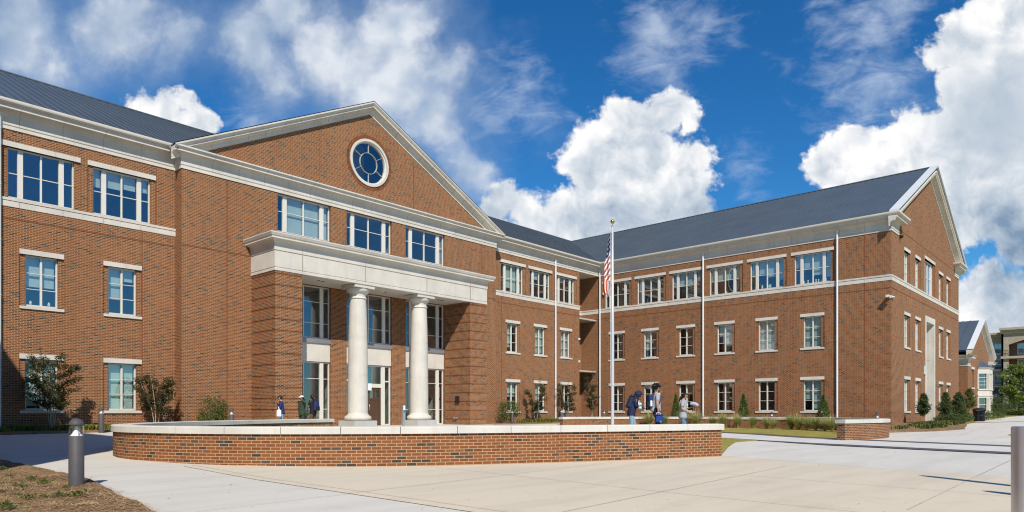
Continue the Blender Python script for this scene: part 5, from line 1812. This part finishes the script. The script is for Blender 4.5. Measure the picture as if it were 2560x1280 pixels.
# far tree and hedges in front of the apartments
def big_tree(x, y, h, w, seed, label, group=None):
    r = random.Random(seed)
    z = gz(x, y)
    t = thing('street_tree', label, 'tree', (x, y, z), group)
    tr = MB(); m = MB()
    tr.tube([(x, y, z - .2), (x, y, z + h * .25), (x + .1, y, z + h * .6), (x, y, z + h * .95)], [.14, .11, .07, .015], 8)
    for i in range(70):
        f = .22 + .78 * (i + r.random()) / 70
        a = r.uniform(0, 2 * PI)
        R = w * .5 * math.sin(PI * min(1, (1.08 - f) / .98)) ** .7 * r.uniform(.55, 1.1)
        p = Vector((x, y, z + f * h * .92)); q = p + Vector((R * math.cos(a), R * math.sin(a), R * r.uniform(.05, .4)))
        tr.tube([p, q], [.04, .01], 4, 0, True, False)
        for s_ in (.4, .7, 1.):
            clump(m, p.lerp(q, s_), (.42, .42, .26), 30, r, .26, .55, .05, .2)
    tr.build('trunk', 'bark', t); m.build('crown', 'leaf_bright', t)
def gx(u, X):
    r_ = FWD * 1740 + RGT * (u - 1280)
    return r_.y * X / r_.x
big_tree(122, gx(2541, 122), 7.2, 4.6, 61, 'bright green young street tree on a bare trunk at the far right edge')
for i in range(9):
    X = 128; u = 2500 + i * 8.5
    shrub('hedge_shrub', X, gx(u, X), .95, 1.25, 600, 70 + i, 'clipped dark green hedge shrub in front of the apartment block', 'shrub', 'hedge shrubs before the apartments', 'leaf_dark', .2, trunk=False)
hs = MB(); r = random.Random(9)
for i in range(5000):
    X = r.uniform(98, 104); u = r.uniform(2480, 2580)
    leaf(hs, Vector((X, gx(u, X), gz(X, 10) + r.uniform(0, .55))), r, .25, .5, .4)
tag(hs.build('ground_cover', 'leaf_shrub'), 'low strip of groundcover on the lawn before the apartment block', 'groundcover', kind='stuff')

# grass like groundcover in the wall beds
def cover(name, polyf, n, seed, h, matn, label, w=.022):
    r = random.Random(seed); m = MB()
    for i in range(n):
        x, y = polyf(r)
        z = gz(x, y) + .07
        a = r.uniform(0, 2 * PI); L = h * r.uniform(.5, 1.3); b = r.uniform(.2, .9)
        dx, dy = math.cos(a), math.sin(a)
        sx, sy = -dy * w * .5, dx * w * .5
        p0 = (x, y, z); p1 = (x + dx * L * b * .4, y + dy * L * b * .4, z + L * .75); p2 = (x + dx * L * b, y + dy * L * b, z + L * (1 - b * .45))
        m.face([(p0[0] - sx, p0[1] - sy, p0[2]), (p0[0] + sx, p0[1] + sy, p0[2]), (p1[0] + sx, p1[1] + sy, p1[2]), (p1[0] - sx, p1[1] - sy, p1[2])])
        m.face([(p1[0] - sx, p1[1] - sy, p1[2]), (p1[0] + sx, p1[1] + sy, p1[2]), p2])
    tag(m.build(name, matn), label, 'groundcover', kind='stuff')
def clus(x0, x1, y0, y1, seed, k=40, s=.28):
    rr = random.Random(seed)
    cs = [(rr.uniform(x0, x1), rr.uniform(y0, y1)) for _ in range(k)]
    def f(r):
        c = r.choice(cs)
        return (c[0] + r.gauss(0, s), c[1] + abs(r.gauss(0, s)))
    return f
cover('ground_cover', clus(4.0, 11.2, 31.4, 32.9, 1, 30, .24), 5200, 81, .22, 'leaf_cover', 'yellow green grassy groundcover in the bed below the left windows', .035)
cover('ground_cover', clus(36.2, 45.5, 31.6, 33.0, 2, 46, .26), 6500, 82, .27, 'leaf_cover', 'yellow green grassy groundcover in the bed right of the portico', .045)
cover('ground_cover', clus(42.5, 53.0, 8.2, 9.8, 3, 26, .3), 4000, 83, .22, 'leaf_weed', 'low green tufts of groundcover in the mulch before the gable', .05)

# ornamental grasses inside the right hand wall
def make_clump(seed, n, h):
    r = random.Random(seed); m = MB()
    for i in range(n):
        a = r.uniform(0, 2 * PI); L = h * r.uniform(.6, 1.2); b = r.uniform(.15, .95)
        dx, dy = math.cos(a), math.sin(a)
        w = .014
        x0, y0 = dx * .07 * r.random(), dy * .07 * r.random()
        prev = None
        for k in range(5):
            f = k / 4
            p = Vector((x0 + dx * L * b * f ** 1.6 * .9, y0 + dy * L * b * f ** 1.6 * .9, L * (f - .32 * b * f ** 3)))
            ww = w * (1 - f * .85)
            q = (p + Vector((-dy * ww, dx * ww, 0)), p - Vector((-dy * ww, dx * ww, 0)))
            if prev: m.face([prev[0], prev[1], q[1], q[0]])
            prev = q
    return m
protos = []
gr = random.Random(17)
k = 0
for th, off in [(40, .75), (33, .9), (26, .7), (20, .9), (14, .8), (8, 1.0), (2, .75), (-4, .95), (-9, .8), (-14, 1.05), (-19, .85), (-24, .95), (-28, .8), (-33, 1.0), (-38, .85), (-44, .9), (-50, .8), (-58, .9)]:
    a = math.radians(th + gr.uniform(-1.5, 1.5)); R = 9.9 - .36 - off
    x, y = RC[0] + R * math.cos(a), RC[1] + R * math.sin(a)
    if k < 3:
        t = thing('ornamental_grass', '', 'ornamental grass')
        make_clump(90 + k, 320, .92).build('blades', ['blade', 'blade_green', 'blade'][k], t)
        make_clump(190 + k, 110, .6).build('dry_blades', ['blade_green', 'blade', 'blade'][k], t)
        protos.append(t); o = t
    else:
        o = copy_tree(protos[k % 3])
    o.location = (x, y, gz(x, y) + .02); o.rotation_euler = (0, 0, gr.uniform(0, 6.28)); s_ = gr.uniform(.8, 1.2); o.scale = (s_, s_, s_ * gr.uniform(.85, 1.1))
    tag(o, 'clump of tan and green ornamental grass growing along the inside of the right hand low wall', 'ornamental grass', 'ornamental grasses inside the right wall')
    k += 1
for i, (x, y) in enumerate(((9.3, 21.4), (10.6, 22.6), (11.6, 23.3), (12.5, 24.0), (13.4, 24.5), (14.4, 25.1), (15.3, 25.5), (16.2, 25.9), (17.0, 26.3))):
    o = copy_tree(protos[i % 3]); o.location = (x, y, gz(x, y) + .02); o.rotation_euler = (0, 0, i * 1.3); o.scale = (.75, .75, .40)
    tag(o, 'low clump of ornamental grass inside the left circular wall, tips just above the front cap', 'ornamental grass', 'ornamental grasses inside the left wall')

# pine straw and weeds in the near bed
ps_ = MB(); r = random.Random(23)
for i in range(15000):
    x = r.uniform(-3, 3.75); y = r.uniform(3, 18)
    if r.random() < .5: y = r.uniform(5, 13.5); x = r.uniform(1., 3.7)
    edge = 3.7 if y > 12 else 3.42 - (10.4 - y) * .14 if y < 10.4 else 3.55
    if x > edge + abs(r.gauss(0, .07)): continue
    z = gz(x, y) + .045 + .05 * noise.noise(Vector((x * 1.5, y * 1.5, 3.1)))
    a = r.uniform(0, 2 * PI); L = r.uniform(.06, .20)
    dx, dy = math.cos(a) * L, math.sin(a) * L
    w = .0060
    dz = r.uniform(-.012, .04)
    if x > edge - .02: dz = .004; z -= .035
    ps_.face([(x - dy * w / L, y + dx * w / L, z), (x + dy * w / L, y - dx * w / L, z), (x + dx, y + dy, z + dz)])
tag(ps_.build('pine_straw', 'straw'), 'layer of loose brown pine straw over the left foreground bed', 'pine straw', kind='stuff')
def onz(u, v, z):
    r_ = FWD * 1740 + RGT * (u - 1280) + Vector((0, 0, 1031 - v)); q = r_ * ((z - 1.18) / r_.z)
    return q.x, q.y
wp = []
for i, (u, v, s_) in enumerate(((8, 1186, .8), (24, 1202, .7), (78, 1207, .9), (112, 1217, 1.1), (52, 1226, 1.1), (70, 1252, 1.0), (18, 1279, 1.3), (46, 1244, .6), (192, 1246, 1.35), (148, 1247, .9), (112, 1248, .7), (4, 1236, .6), (165, 1226, .6), (15, 1218, .5))):
    x, y = onz(u, v, .08)
    if i < 3:
        t = thing('weed_plant', '', 'weed')
        m = MB(); rr = random.Random(300 + i)
        for k in range(75):
            a = rr.uniform(0, 2 * PI); rad = abs(rr.gauss(0, .10)); 
            leaf(m, Vector((rad * math.cos(a), rad * math.sin(a), rr.uniform(0, .06) * max(.1, 1.2 - rad * 4))), rr, .048, .45, .25)
        m.build('leaves', 'leaf_weed', t); wp.append(t); o = t
    else:
        o = copy_tree(wp[i % 3])
    o.location = (x, y, gz(x, y) + .06); o.rotation_euler = (0, 0, i * 2.1); o.scale = (s_ * .75, s_ * .75, s_ * .8)
    tag(o, 'small green leafy weed in the brown pine straw in the left foreground', 'weed', 'weeds in the pine straw')
# stray leaves on the paving
m = MB(); r = random.Random(77)
for i in range(34):
    u = r.uniform(250, 2500); v = r.uniform(1110, 1275)
    x, y = onz(u, v, .06)
    if (Vector((x, y)) - Vector((16.2, 18))).length < 10.6: continue
    z = gz(x, y) + .022
    a = r.uniform(0, 2 * PI); L = r.uniform(.010, .026)
    c, s_ = math.cos(a) * L, math.sin(a) * L
    m.face([(x - c, y - s_, z), (x + s_ * .4, y - c * .4, z + .006), (x + c, y + s_, z), (x - s_ * .4, y + c * .4, z + .008)])
tag(m.build('fallen_leaves', 'bark'), 'few dry brown leaves scattered on the paving', 'leaves', kind='stuff')

# ================================================================== PEOPLE
def skin_obj(name, nodes, edges, matn, parent, sub=2):
    me = bpy.data.meshes.new(name)
    me.from_pydata([n[0] for n in nodes], edges, [])
    o = bpy.data.objects.new(name, me)
    col.objects.link(o)
    o.parent = parent
    sm = o.modifiers.new('skin', 'SKIN')
    sm.use_smooth_shade = True
    if not me.skin_vertices:
        me.attributes  # layer is created with the modifier
    sv = me.skin_vertices[0].data if me.skin_vertices else None
    for i, nd in enumerate(nodes):
        rr = nd[1]
        sv[i].radius = rr if isinstance(rr, tuple) else (rr, rr)
        sv[i].use_root = (i == 0)
    ss = o.modifiers.new('smooth', 'SUBSURF'); ss.levels = sub; ss.render_levels = sub
    # bake to a plain mesh
    dg_ = bpy.context.evaluated_depsgraph_get()
    bk = bpy.data.meshes.new_from_object(o.evaluated_get(dg_))
    o.modifiers.clear()
    o.data = bk
    bk.materials.clear(); bk.materials.append(MATS[matn])
    for p in bk.polygons: p.use_smooth = True
    return o

class Graph:
    def __init__(s): s.n = []; s.e = []
    def add(s, co, r, to=None):
        s.n.append((tuple(co), r)); i = len(s.n) - 1
        if to is not None: s.e.append((to, i))
        return i
    def chain(s, pts, to=None):
        for co, r in pts:
            to = s.add(co, r, to)
        return to

def ensure_skin_layer():
    pass

def person(label, loc, face, H, pose, wear, group='students on the forecourt'):
    """local frame: x forward, y to the person's left, z up; face = world heading in radians"""
    t = thing('person', label, 'person')
    k = H / 1.75
    lean = pose.get('lean', 0.); hl = pose.get('head', 0.)
    def T(x, y, z):
        zz = z
        if z > .92:
            x = x + math.sin(lean) * (z - .92); zz = .92 + (z - .92) * math.cos(lean)
        return Vector((x, y, zz)) * k
    def Hd(x, y, z):       # head frame, pitched about the neck
        c, s_ = math.cos(hl), math.sin(hl)
        b = T(0, 0, 1.50)
        tw = pose.get('turn', 0.)
        x, y = x * math.cos(tw) - y * math.sin(tw), x * math.sin(tw) + y * math.cos(tw)
        return b + Vector((x * c + z * s_, y, -x * s_ + z * c)) * k
    A = {}
    for side, sg in (('L', 1), ('R', -1)):
        a = pose['arm' + side]
        A[side] = (T(0, .185 * sg, 1.43), Vector(a[0]) * k, Vector(a[1]) * k)
        l = pose['leg' + side]
        A['leg' + side] = (T(0, .095 * sg, .90), Vector(l[0]) * k, Vector(l[1]) * k)
    # body: one continuous skin
    g = Graph()
    root = g.add(T(0, 0, .95), (.115 * k, .15 * k))
    w = g.add(T(0, 0, 1.12), (.095 * k, .13 * k), root)
    c = g.add(T(.01, 0, 1.32), (.115 * k, .155 * k), w)
    n = g.add(T(.0, 0, 1.47), .06 * k, c)
    n2 = g.add(Hd(.0, 0, .03), .053 * k, n)
    h0 = g.add(Hd(.015, 0, .085), (.070 * k, .062 * k), n2)
    h1 = g.add(Hd(.018, 0, .15), (.092 * k, .074 * k), h0)
    h2 = g.add(Hd(.005, 0, .21), (.085 * k, .070 * k), h1)
    nose = g.add(Hd(.118, 0, .115), .012 * k, h1)
    for sg in (1, -1):
        g.add(Hd(-.005, .082 * sg, .13), .016 * k, h1)
    for side, sg in (('L', 1), ('R', -1)):
        s0, el, wr = A[side]
        i = g.chain([(s0, .056 * k), (s0.lerp(el, .5), .047 * k), (el, .038 * k), (el.lerp(wr, .4), .037 * k), (wr, .026 * k)], c)
        d = (wr - el).normalized()
        up = Vector(pose.get('palm' + side, (0, 0, 1)))
        ac = d.cross(up).normalized()
        if ac.length < .1: ac = Vector((0, 1, 0))
        nn = ac.cross(d)
        pm = g.add(wr + d * .06 * k, (.032 * k, .02 * k), i)
        for f, (o_, L) in enumerate(((-.027, .062), (-.009, .075), (.009, .070), (.026, .055))):
            p0 = wr + d * .085 * k + ac * o_ * k
            p1 = p0 + (d * .7 - nn * .35) * L * .55 * k
            p2 = p1 + (d * .35 - nn * .75) * L * .5 * k
            g.chain([(p0, .0098 * k), (p1, .0085 * k), (p2, .007 * k)], pm)
        th0 = wr + d * .035 * k - ac * .032 * k
        g.chain([(th0, .0105 * k), (th0 + (d * .6 - ac * .5 - nn * .4) * .05 * k, .0085 * k)], pm)
        s0, kn, an = A['leg' + side]
        i = g.chain([(s0, .085 * k), (s0.lerp(kn, .5), .072 * k), (kn, .052 * k), (kn.lerp(an, .4), .052 * k), (an, .035 * k)], root)
        ft = Vector(pose.get('foot' + side, (1, 0, -.25))).normalized()
        g.chain([(an + Vector((0, 0, -.04)) * k, .036 * k), (an + ft * .13 * k + Vector((0, 0, -.035)) * k, .03 * k)], i)
    body = skin_obj('body', g.n, g.e, wear['skin'], t)
    # clothes follow the same bones
    def top(name, matn, sleeve, hem=.93, loose=1.0):
        g = Graph()
        a0 = g.add(T(0, 0, hem - .10), (.155 * k * loose, .195 * k * loose))
        a = g.add(T(0, 0, hem), (.160 * k * loose, .200 * k * loose), a0)
        b = g.add(T(0, 0, 1.12), (.138 * k * loose, .178 * k * loose), a)
        c = g.add(T(.012, 0, 1.32), (.140 * k * loose, .178 * k * loose), b)
        d = g.add(T(0, 0, 1.445), (.085 * k, .10 * k), c)
        for side in 'LR':
            s0, el, wr = A[side]
            pts = [(s0, .075 * k * loose), (s0.lerp(el, .55), .064 * k * loose)]
            if sleeve > .6:
                pts += [(el, .055 * k * loose), (el.lerp(wr, .5), .050 * k * loose), (el.lerp(wr, .93), .040 * k * loose)]
            else:
                pts += [(s0.lerp(el, .72), .066 * k * loose)]
            g.chain(pts, c)
        return skin_obj(name, g.n, g.e, matn, t)
    def bottoms(name, matn, flare=1.0, low=.96):
        g = Graph()
        a = g.add(T(0, 0, 1.06), (.125 * k, .158 * k))
        r_ = g.add(T(0, 0, .90), (.140 * k, .172 * k), a)
        for side in 'LR':
            s0, kn, an = A['leg' + side]
            g.chain([(s0 - Vector((0, 0, .05)) * k, .098 * k), (s0.lerp(kn, .55), .086 * k), (kn, .068 * k * flare), (kn.lerp(an, .5), .062 * k * flare), (kn.lerp(an, low), .056 * k * flare)], r_)
        return skin_obj(name, g.n, g.e, matn, t)
    bottoms('trousers', wear['pants'], wear.get('flare', 1.))
    sh = top('jacket' if wear.get('sleeve', 0) > .6 else 'shirt', wear['top'], wear.get('sleeve', .4), wear.get('hem', .93), wear.get('loose', 1.))
    for side in 'LR':
        s0, kn, an = A['leg' + side]
        ft = Vector(pose.get('foot' + side, (1, 0, -.25))).normalized()
        g = Graph()
        g.chain([(an + Vector((-.03, 0, -.035)) * k, .045 * k), (an + ft * .07 * k + Vector((0, 0, -.04)) * k, .046 * k), (an + ft * .16 * k + Vector((0, 0, -.04)) * k, .038 * k)])
        skin_obj('shoe', g.n, g.e, wear.get('shoes', 'black_cloth'), t)
    # hair, eyes, cap, hood, glasses
    hs = wear.get('hair')
    r = random.Random(int(H * 1000))
    def shell(name, matn, cen, rad, keep, rough=0., th=.0, n=28, mfreq=30.):
        """part of a lumpy ball round the head; keep(x, y, z) in units of the head frame says what stays"""
        m = MB()
        nv, nu = n // 2, n
        def pt(i, j):
            a_, e = 2 * PI * i / nu, -PI / 2 + PI * j / nv
            v = Vector((math.cos(e) * math.cos(a_), math.cos(e) * math.sin(a_), math.sin(e)))
            f = 1 + rough * (noise.noise(v * mfreq * .1 + Vector((H * 7, 0, 0))) * 1.2 + .6 * noise.noise(v * mfreq * .25))
            return (cen[0] + v.x * rad[0] * f, cen[1] + v.y * rad[1] * f, cen[2] + v.z * rad[2] * f)
        for j in range(nv):
            for i in range(nu):
                q = [pt(i, j), pt(i + 1, j), pt(i + 1, j + 1), pt(i, j + 1)]
                c_ = [sum(p[d] for p in q) / 4 for d in range(3)]
                if keep(*c_):
                    m.face([Hd(*p) for p in q], None, 0, True)
        o = m.build(name, matn, t, True)
        return o
    hairline = lambda x, y, z: not (x > .030 + .25 * (z - .15) and z < .195) and z > .055
    if hs == 'afro':
        shell('hair', 'hair_black', (-.012, 0, .195), (.138, .132, .118), lambda x, y, z: not (x > .045 and z < .19) and z > .10, .30, n=44, mfreq=48.)
    elif hs in ('tail', 'long', 'short'):
        shell('hair', 'hair_black', (.0, 0, .150), (.112, .092, .112), hairline, .04)
        g = Graph()
        if hs == 'tail':
            g.chain([(Hd(-.09, 0, .12), .05 * k), (Hd(-.115, 0, .04), .045 * k), (Hd(-.12, 0, -.06), .035 * k), (Hd(-.115, .0, -.17), .018 * k)])
            skin_obj('ponytail', g.n, g.e, 'hair_black', t)
        if hs == 'long':
            g.chain([(Hd(-.05, 0, .16), (.085 * k, .10 * k)), (Hd(-.075, 0, .04), (.07 * k, .11 * k)), (Hd(-.10, .0, -.10), (.055 * k, .11 * k)), (Hd(-.115, .0, -.25), (.04 * k, .09 * k)), (Hd(-.11, 0, -.36), (.02 * k, .06 * k))])
            skin_obj('long_hair', g.n, g.e, 'hair_black', t)
    if wear.get('cap'):
        o = shell('cap', wear['cap'], (.002, 0, .165), (.118, .098, .108), lambda x, y, z: z > .185, 0.)
        m = MB()
        for q in range(10):
            a0, a1 = -1.1 + 2.2 * q / 10, -1.1 + 2.2 * (q + 1) / 10
            P_ = lambda rr, a_: Hd(.01 + rr * math.cos(a_), rr * .86 * math.sin(a_), .190 - (rr - .1) * .25)
            m.face([P_(.105, a0), P_(.105 + .07 * math.cos(a0), a0), P_(.105 + .07 * math.cos(a1), a1), P_(.105, a1)])
        m.build('cap_peak', wear['cap'], t)
    if wear.get('hood'):
        shell('hood', wear['top'], (-.012, 0, .135), (.142, .118, .150), lambda x, y, z: not (x > .055 and z < .235), .05, n=36)
        g = Graph(); g.chain([(T(-.03, 0, 1.40), (.10 * k, .15 * k)), (T(-.01, 0, 1.50), (.105 * k, .125 * k)), (Hd(-.02, 0, .06), (.10 * k, .105 * k))])
        skin_obj('hood_collar', g.n, g.e, wear['top'], t)
    m = MB()
    for sg in (1, -1):
        p = Hd(.094, .033 * sg, .145); m.lathe(p.x, p.y, [(0, p.z - .009), (.010, p.z - .004), (.010, p.z + .004), (0, p.z + .009)], 8)
    m.build('eyes', 'hair_black', t)
    if wear.get('glasses'):
        m = MB()
        for sg in (1, -1):
            c_ = Hd(.108, .034 * sg, .145)
            m.tube([c_ + Vector((0, .026 * math.cos(q * PI / 6), .019 * math.sin(q * PI / 6))) * k for q in range(13)], .004, 5)
            m.tube([Hd(.108, .058 * sg, .15), Hd(.0, .084 * sg, .15)], .004, 4)
        m.build('glasses', 'glasses', t)
    if wear.get('print'):
        m = MB()
        # white lettering shape on the chest: an open V form and a bar, as far as the photo shows
        def chest(y, z): 
            q = T(.012, y, z); return (q.x + (.152 - .35 * y * y / .18) * k, q.y, q.z)
        for a_, b_ in (((.08, 1.36), (.045, 1.24)), ((.045, 1.24), (.01, 1.33)), ((.01, 1.33), (-.025, 1.24)), ((-.025, 1.24), (-.06, 1.36)), ((.07, 1.185), (-.05, 1.185))):
            m.tube([chest(*a_), chest(*b_)], .012, 5)
        m.build('shirt_print', 'white_cloth', t)
    if wear.get('scarf'):
        g = Graph(); g.chain([(T(.03, .06, 1.46), .055 * k), (T(.09, .03, 1.41), .06 * k), (T(.09, -.05, 1.42), .055 * k), (T(.10, -.02, 1.33), .045 * k)])
        skin_obj('scarf', g.n, g.e, wear['scarf'], t)
    t.location = loc; t.rotation_euler = (0, 0, face)
    M = Matrix.Translation(loc) @ Matrix.Rotation(face, 4, 'Z')
    return t, M, k, T

def pack(name, label, cat, M, c, size, matn, parts=(), group=None, bev=.05, tilt=0.):
    """soft bag: rounded block with pockets and straps, placed in a person's frame"""
    import bmesh
    t = thing(name, label, cat)
    def rbox(nm, cc, ss, mt, b):
        bm = bmesh.new(); bmesh.ops.create_cube(bm, size=1)
        for v in bm.verts: v.co = Vector((v.co.x * ss[0] * (1 + .16 * (-v.co.z)), v.co.y * ss[1] * (1 + .08 * (-v.co.z)), v.co.z * ss[2]))
        bmesh.ops.bevel(bm, geom=bm.edges[:], offset=b, segments=3, profile=.6, affect='EDGES')
        bmesh.ops.transform(bm, matrix=Matrix.Translation(cc) @ Matrix.Rotation(tilt, 4, 'Y'), verts=bm.verts)
        me = bpy.data.meshes.new(nm); bm.to_mesh(me); bm.free()
        for p in me.polygons: p.use_smooth = True
        me.materials.append(MATS[mt]); o = bpy.data.objects.new(nm, me); col.objects.link(o); o.parent = t
        return o
    rbox('bag_body', Vector(c), size, matn, bev)
    for nm, cc, ss, mt in parts:
        if ss is None:
            m = MB(); m.tube(cc, .018, 6); m.build(nm, mt, t)
        else:
            rbox(nm, Vector(c) + Vector(cc), ss, mt, min(ss) * .3)
    t.matrix_world = M
    return t

HR = math.atan2(RGT.y, RGT.x)           # heading: to the right across the picture
walkR = dict(legL=((.14, .10, .49), (.02, .10, .09)), legR=((.06, -.10, .49), (-.22, -.10, .14)))
# hooded student
sx, sy = survey(1577, 24.0)
t, M, k, T = person('person in navy hooded top with the hood up, hunched over, in pale jeans', (sx, sy, gz(sx, sy) + .02), HR + .05, 1.66,
    dict(lean=.34, head=.75, armR=((.12, -.24, 1.16), (.34, -.16, 1.12)), armL=((.22, .24, 1.14), (.48, .16, 1.08)), palmR=(0, 1, .2), legL=((.16, .10, .50), (.10, .10, .09)), legR=((.02, -.10, .49), (-.20, -.10, .12))),
    dict(skin='skin_deep', top='navy', sleeve=1, hood=True, pants='jeans_pale', hem=.86, loose=1.08, flare=1.1, hair='short', shoes='shoe_white'))
pack('backpack', 'dark navy backpack with black lower pocket on the back of the hooded person', 'backpack', M, (-.02, 0, 1.25), (.15, .30, .44), 'navy',
     (('front_pocket', (-.09, 0, -.12), (.07, .24, .2), 'black_cloth'), ('strap', [(-.02, -.15, 1.44), (.24, -.17, 1.42), (.16, -.19, 1.12)], None, 'black_cloth'), ('strap', [(-.02, .15, 1.44), (.24, .17, 1.42), (.16, .19, 1.12)], None, 'black_cloth'), ('dangling_strap', [(-.08, -.14, 1.02), (-.10, -.15, .84)], None, 'black_cloth')), tilt=.34)
t2 = thing('headphones', 'pale blue over ear headphones carried at the chest of the hooded person', 'headphones')
m = MB(); m.lathe(.27, -.24, [(0, 1.10), (.045, 1.11), (.055, 1.15), (.045, 1.19), (0, 1.20)], 14); m.build('ear_cup', 'pale_blue', t2)
m = MB(); m.lathe(.26, -.27, [(0, .98), (.05, .99), (.058, 1.03), (.05, 1.07), (0, 1.08)], 14); m.build('ear_cup', 'pale_blue', t2)
m = MB(); m.tube([(.27, -.24, 1.19), (.22, -.27, 1.27), (.2, -.29, 1.2), (.22, -.29, 1.1)], .014, 6); m.build('headband', 'white_cloth', t2)
t2.matrix_world = M
# tall student
sx, sy = survey(1639, 24.2)
t, M, k, T = person('tall person in grey T-shirt and black trousers with curly black hair', (sx, sy, gz(sx, sy) + .02), HR + .1, 1.82,
    dict(lean=.03, head=.12, turn=-.25, armR=((-.03, -.25, 1.14), (.02, -.24, .88)), armL=((.16, .24, 1.17), (.20, .10, 1.50)), palmR=(0, 1, 0), **walkR),
    dict(skin='skin_tan', top='grey_shirt', pants='black_cloth', hair='afro', glasses=True, loose=.98, flare=1.25))
pack('backpack', 'blue backpack on the back of the tall person in grey T-shirt', 'backpack', M, (-.20 * k, 0, 1.21 * k), (.14, .28, .44), 'navy_shirt',
     (('front_pocket', (-.085, 0, -.12), (.07, .22, .2), 'black_cloth'), ('side_bottle', (0, -.17, -.08), (.07, .06, .2), 'white_cloth'), ('strap', [(-.12, -.12, 1.50), (.05, -.13, 1.52), (.15, -.14, 1.40), (.08, -.17, 1.18)], None, 'navy_shirt'), ('strap', [(-.12, .12, 1.50), (.05, .13, 1.52), (.15, .14, 1.40), (.08, .17, 1.18)], None, 'navy_shirt')))
pack('lunch_bag', 'bright blue soft lunch bag carried by the tall person', 'bag', M, (.05, -.26, .64), (.29, .16, .24), 'blue_bag',
     (('zip_flap', (.0, 0, .145), (.30, .17, .04), 'navy_shirt'), ('handle', [(-.08, -.26, .76), (-.03, -.26, .86), (.06, -.26, .86), (.12, -.26, .76)], None, 'grey_wrap'), ('label_patch', (.02, -.10, -.09), (.08, .02, .05), 'brass')))
# woman
sx, sy = survey(1707, 23.8)
t, M, k, T = person('woman in grey T-shirt with white print and tied back dark hair', (sx, sy, gz(sx, sy) + .02), HR - .30, 1.58,
    dict(lean=.04, head=.38, turn=-.1, armR=((-.02, -.25, 1.13), (.20, -.10, 1.02)), armL=((.06, .25, 1.14), (.30, .14, 1.19)), palmR=(0, 0, 1), legL=((.08, .10, .49), (.02, .10, .09)), legR=((.03, -.10, .49), (-.10, -.10, .10))),
    dict(skin='skin_tan', top='grey_shirt', pants='jeans', hair='tail', glasses=True, hem=.84, loose=1.12, print=True, shoes='shoe_white'))
t2 = thing('rolled_jumper', 'grey bundle of folded cloth held out by the woman in grey T-shirt', 'clothing')
g = Graph(); g.chain([((.22, .10, 1.20), .06), ((.34, .06, 1.21), .075), ((.46, .02, 1.17), .07), ((.52, .0, 1.12), .045)]); skin_obj('cloth_bundle', g.n, g.e, 'grey_wrap', t2)
t2.matrix_world = M
# the three by the portico
stand = dict(legL=((.02, .10, .49), (.0, .11, .09)), legR=((.02, -.10, .49), (.0, -.11, .09)))
sx, sy = survey(705, 31.8)
t, M, k, T = person('person in navy jumper and dark cap holding a phone and white tote bag', (sx, sy, gz(sx, sy) + .02), HR + PI + .35, 1.58,
    dict(lean=.08, head=.25, armL=((.10, .24, 1.14), (.26, .08, 1.12)), armR=((.10, -.24, 1.14), (.24, -.02, 1.38)), **stand),
    dict(skin='skin_tan', top='navy_shirt', sleeve=1, pants='jeans_pale', hair='short', cap='hair_black', hem=.86))
pack('tote_bag', 'white tote bag hanging from the arm of the person in navy by the left pier', 'bag', M, (.14, .24, .78), (.20, .36, .32), 'white_cloth',
     (('handle', [(.12, .12, .93), (.14, .17, 1.06), (.16, .23, 1.07), (.13, .34, .93)], None, 'white_cloth'),), bev=.06)
pp = thing('phone', 'dark phone held up by the person in navy by the left pier', 'phone'); m = MB(); m.box(.28, .29, -.06, .02, 1.38, 1.52); m.build('phone_body', 'black_metal', pp); pp.matrix_world = M
sx, sy = survey(755, 31.6)
t, M, k, T = person('person in olive green jacket and white cap with one hand raised to the head', (sx, sy, gz(sx, sy) + .02), HR + PI + .9, 1.58,
    dict(lean=.02, head=.05, turn=-.3, armL=((.10, .40, 1.40), (.14, .22, 1.56)), armR=((-.02, -.24, 1.12), (.16, -.20, 1.02)), **stand),
    dict(skin='skin_brown', top='olive', sleeve=1, pants='olive', hair='tail', cap='white_cloth', hem=.84, loose=1.12))
sx, sy = survey(783, 31.9)
t, M, k, T = person('person with very long dark hair, teal scarf and brown trousers', (sx, sy, gz(sx, sy) + .02), HR + PI - .5, 1.64,
    dict(lean=.06, head=.2, armL=((.06, .25, 1.14), (.22, .16, 1.02)), armR=((-.02, -.25, 1.15), (.12, -.20, 1.22)), **stand),
    dict(skin='skin_brown', top='black_cloth', sleeve=.4, pants='brown_pants', hair='long', scarf='teal_scarf', hem=.86))
pack('backpack', 'navy backpack on the back of the long haired person', 'backpack', M, (-.20, .0, 1.12), (.14, .28, .42), 'navy_shirt', (('front_pocket', (-.085, 0, -.1), (.06, .22, .2), 'black_cloth'), ('strap', [(-.12, -.12, 1.35), (.02, -.12, 1.40), (.12, -.13, 1.28), (.05, -.16, 1.05)], None, 'navy_shirt')))
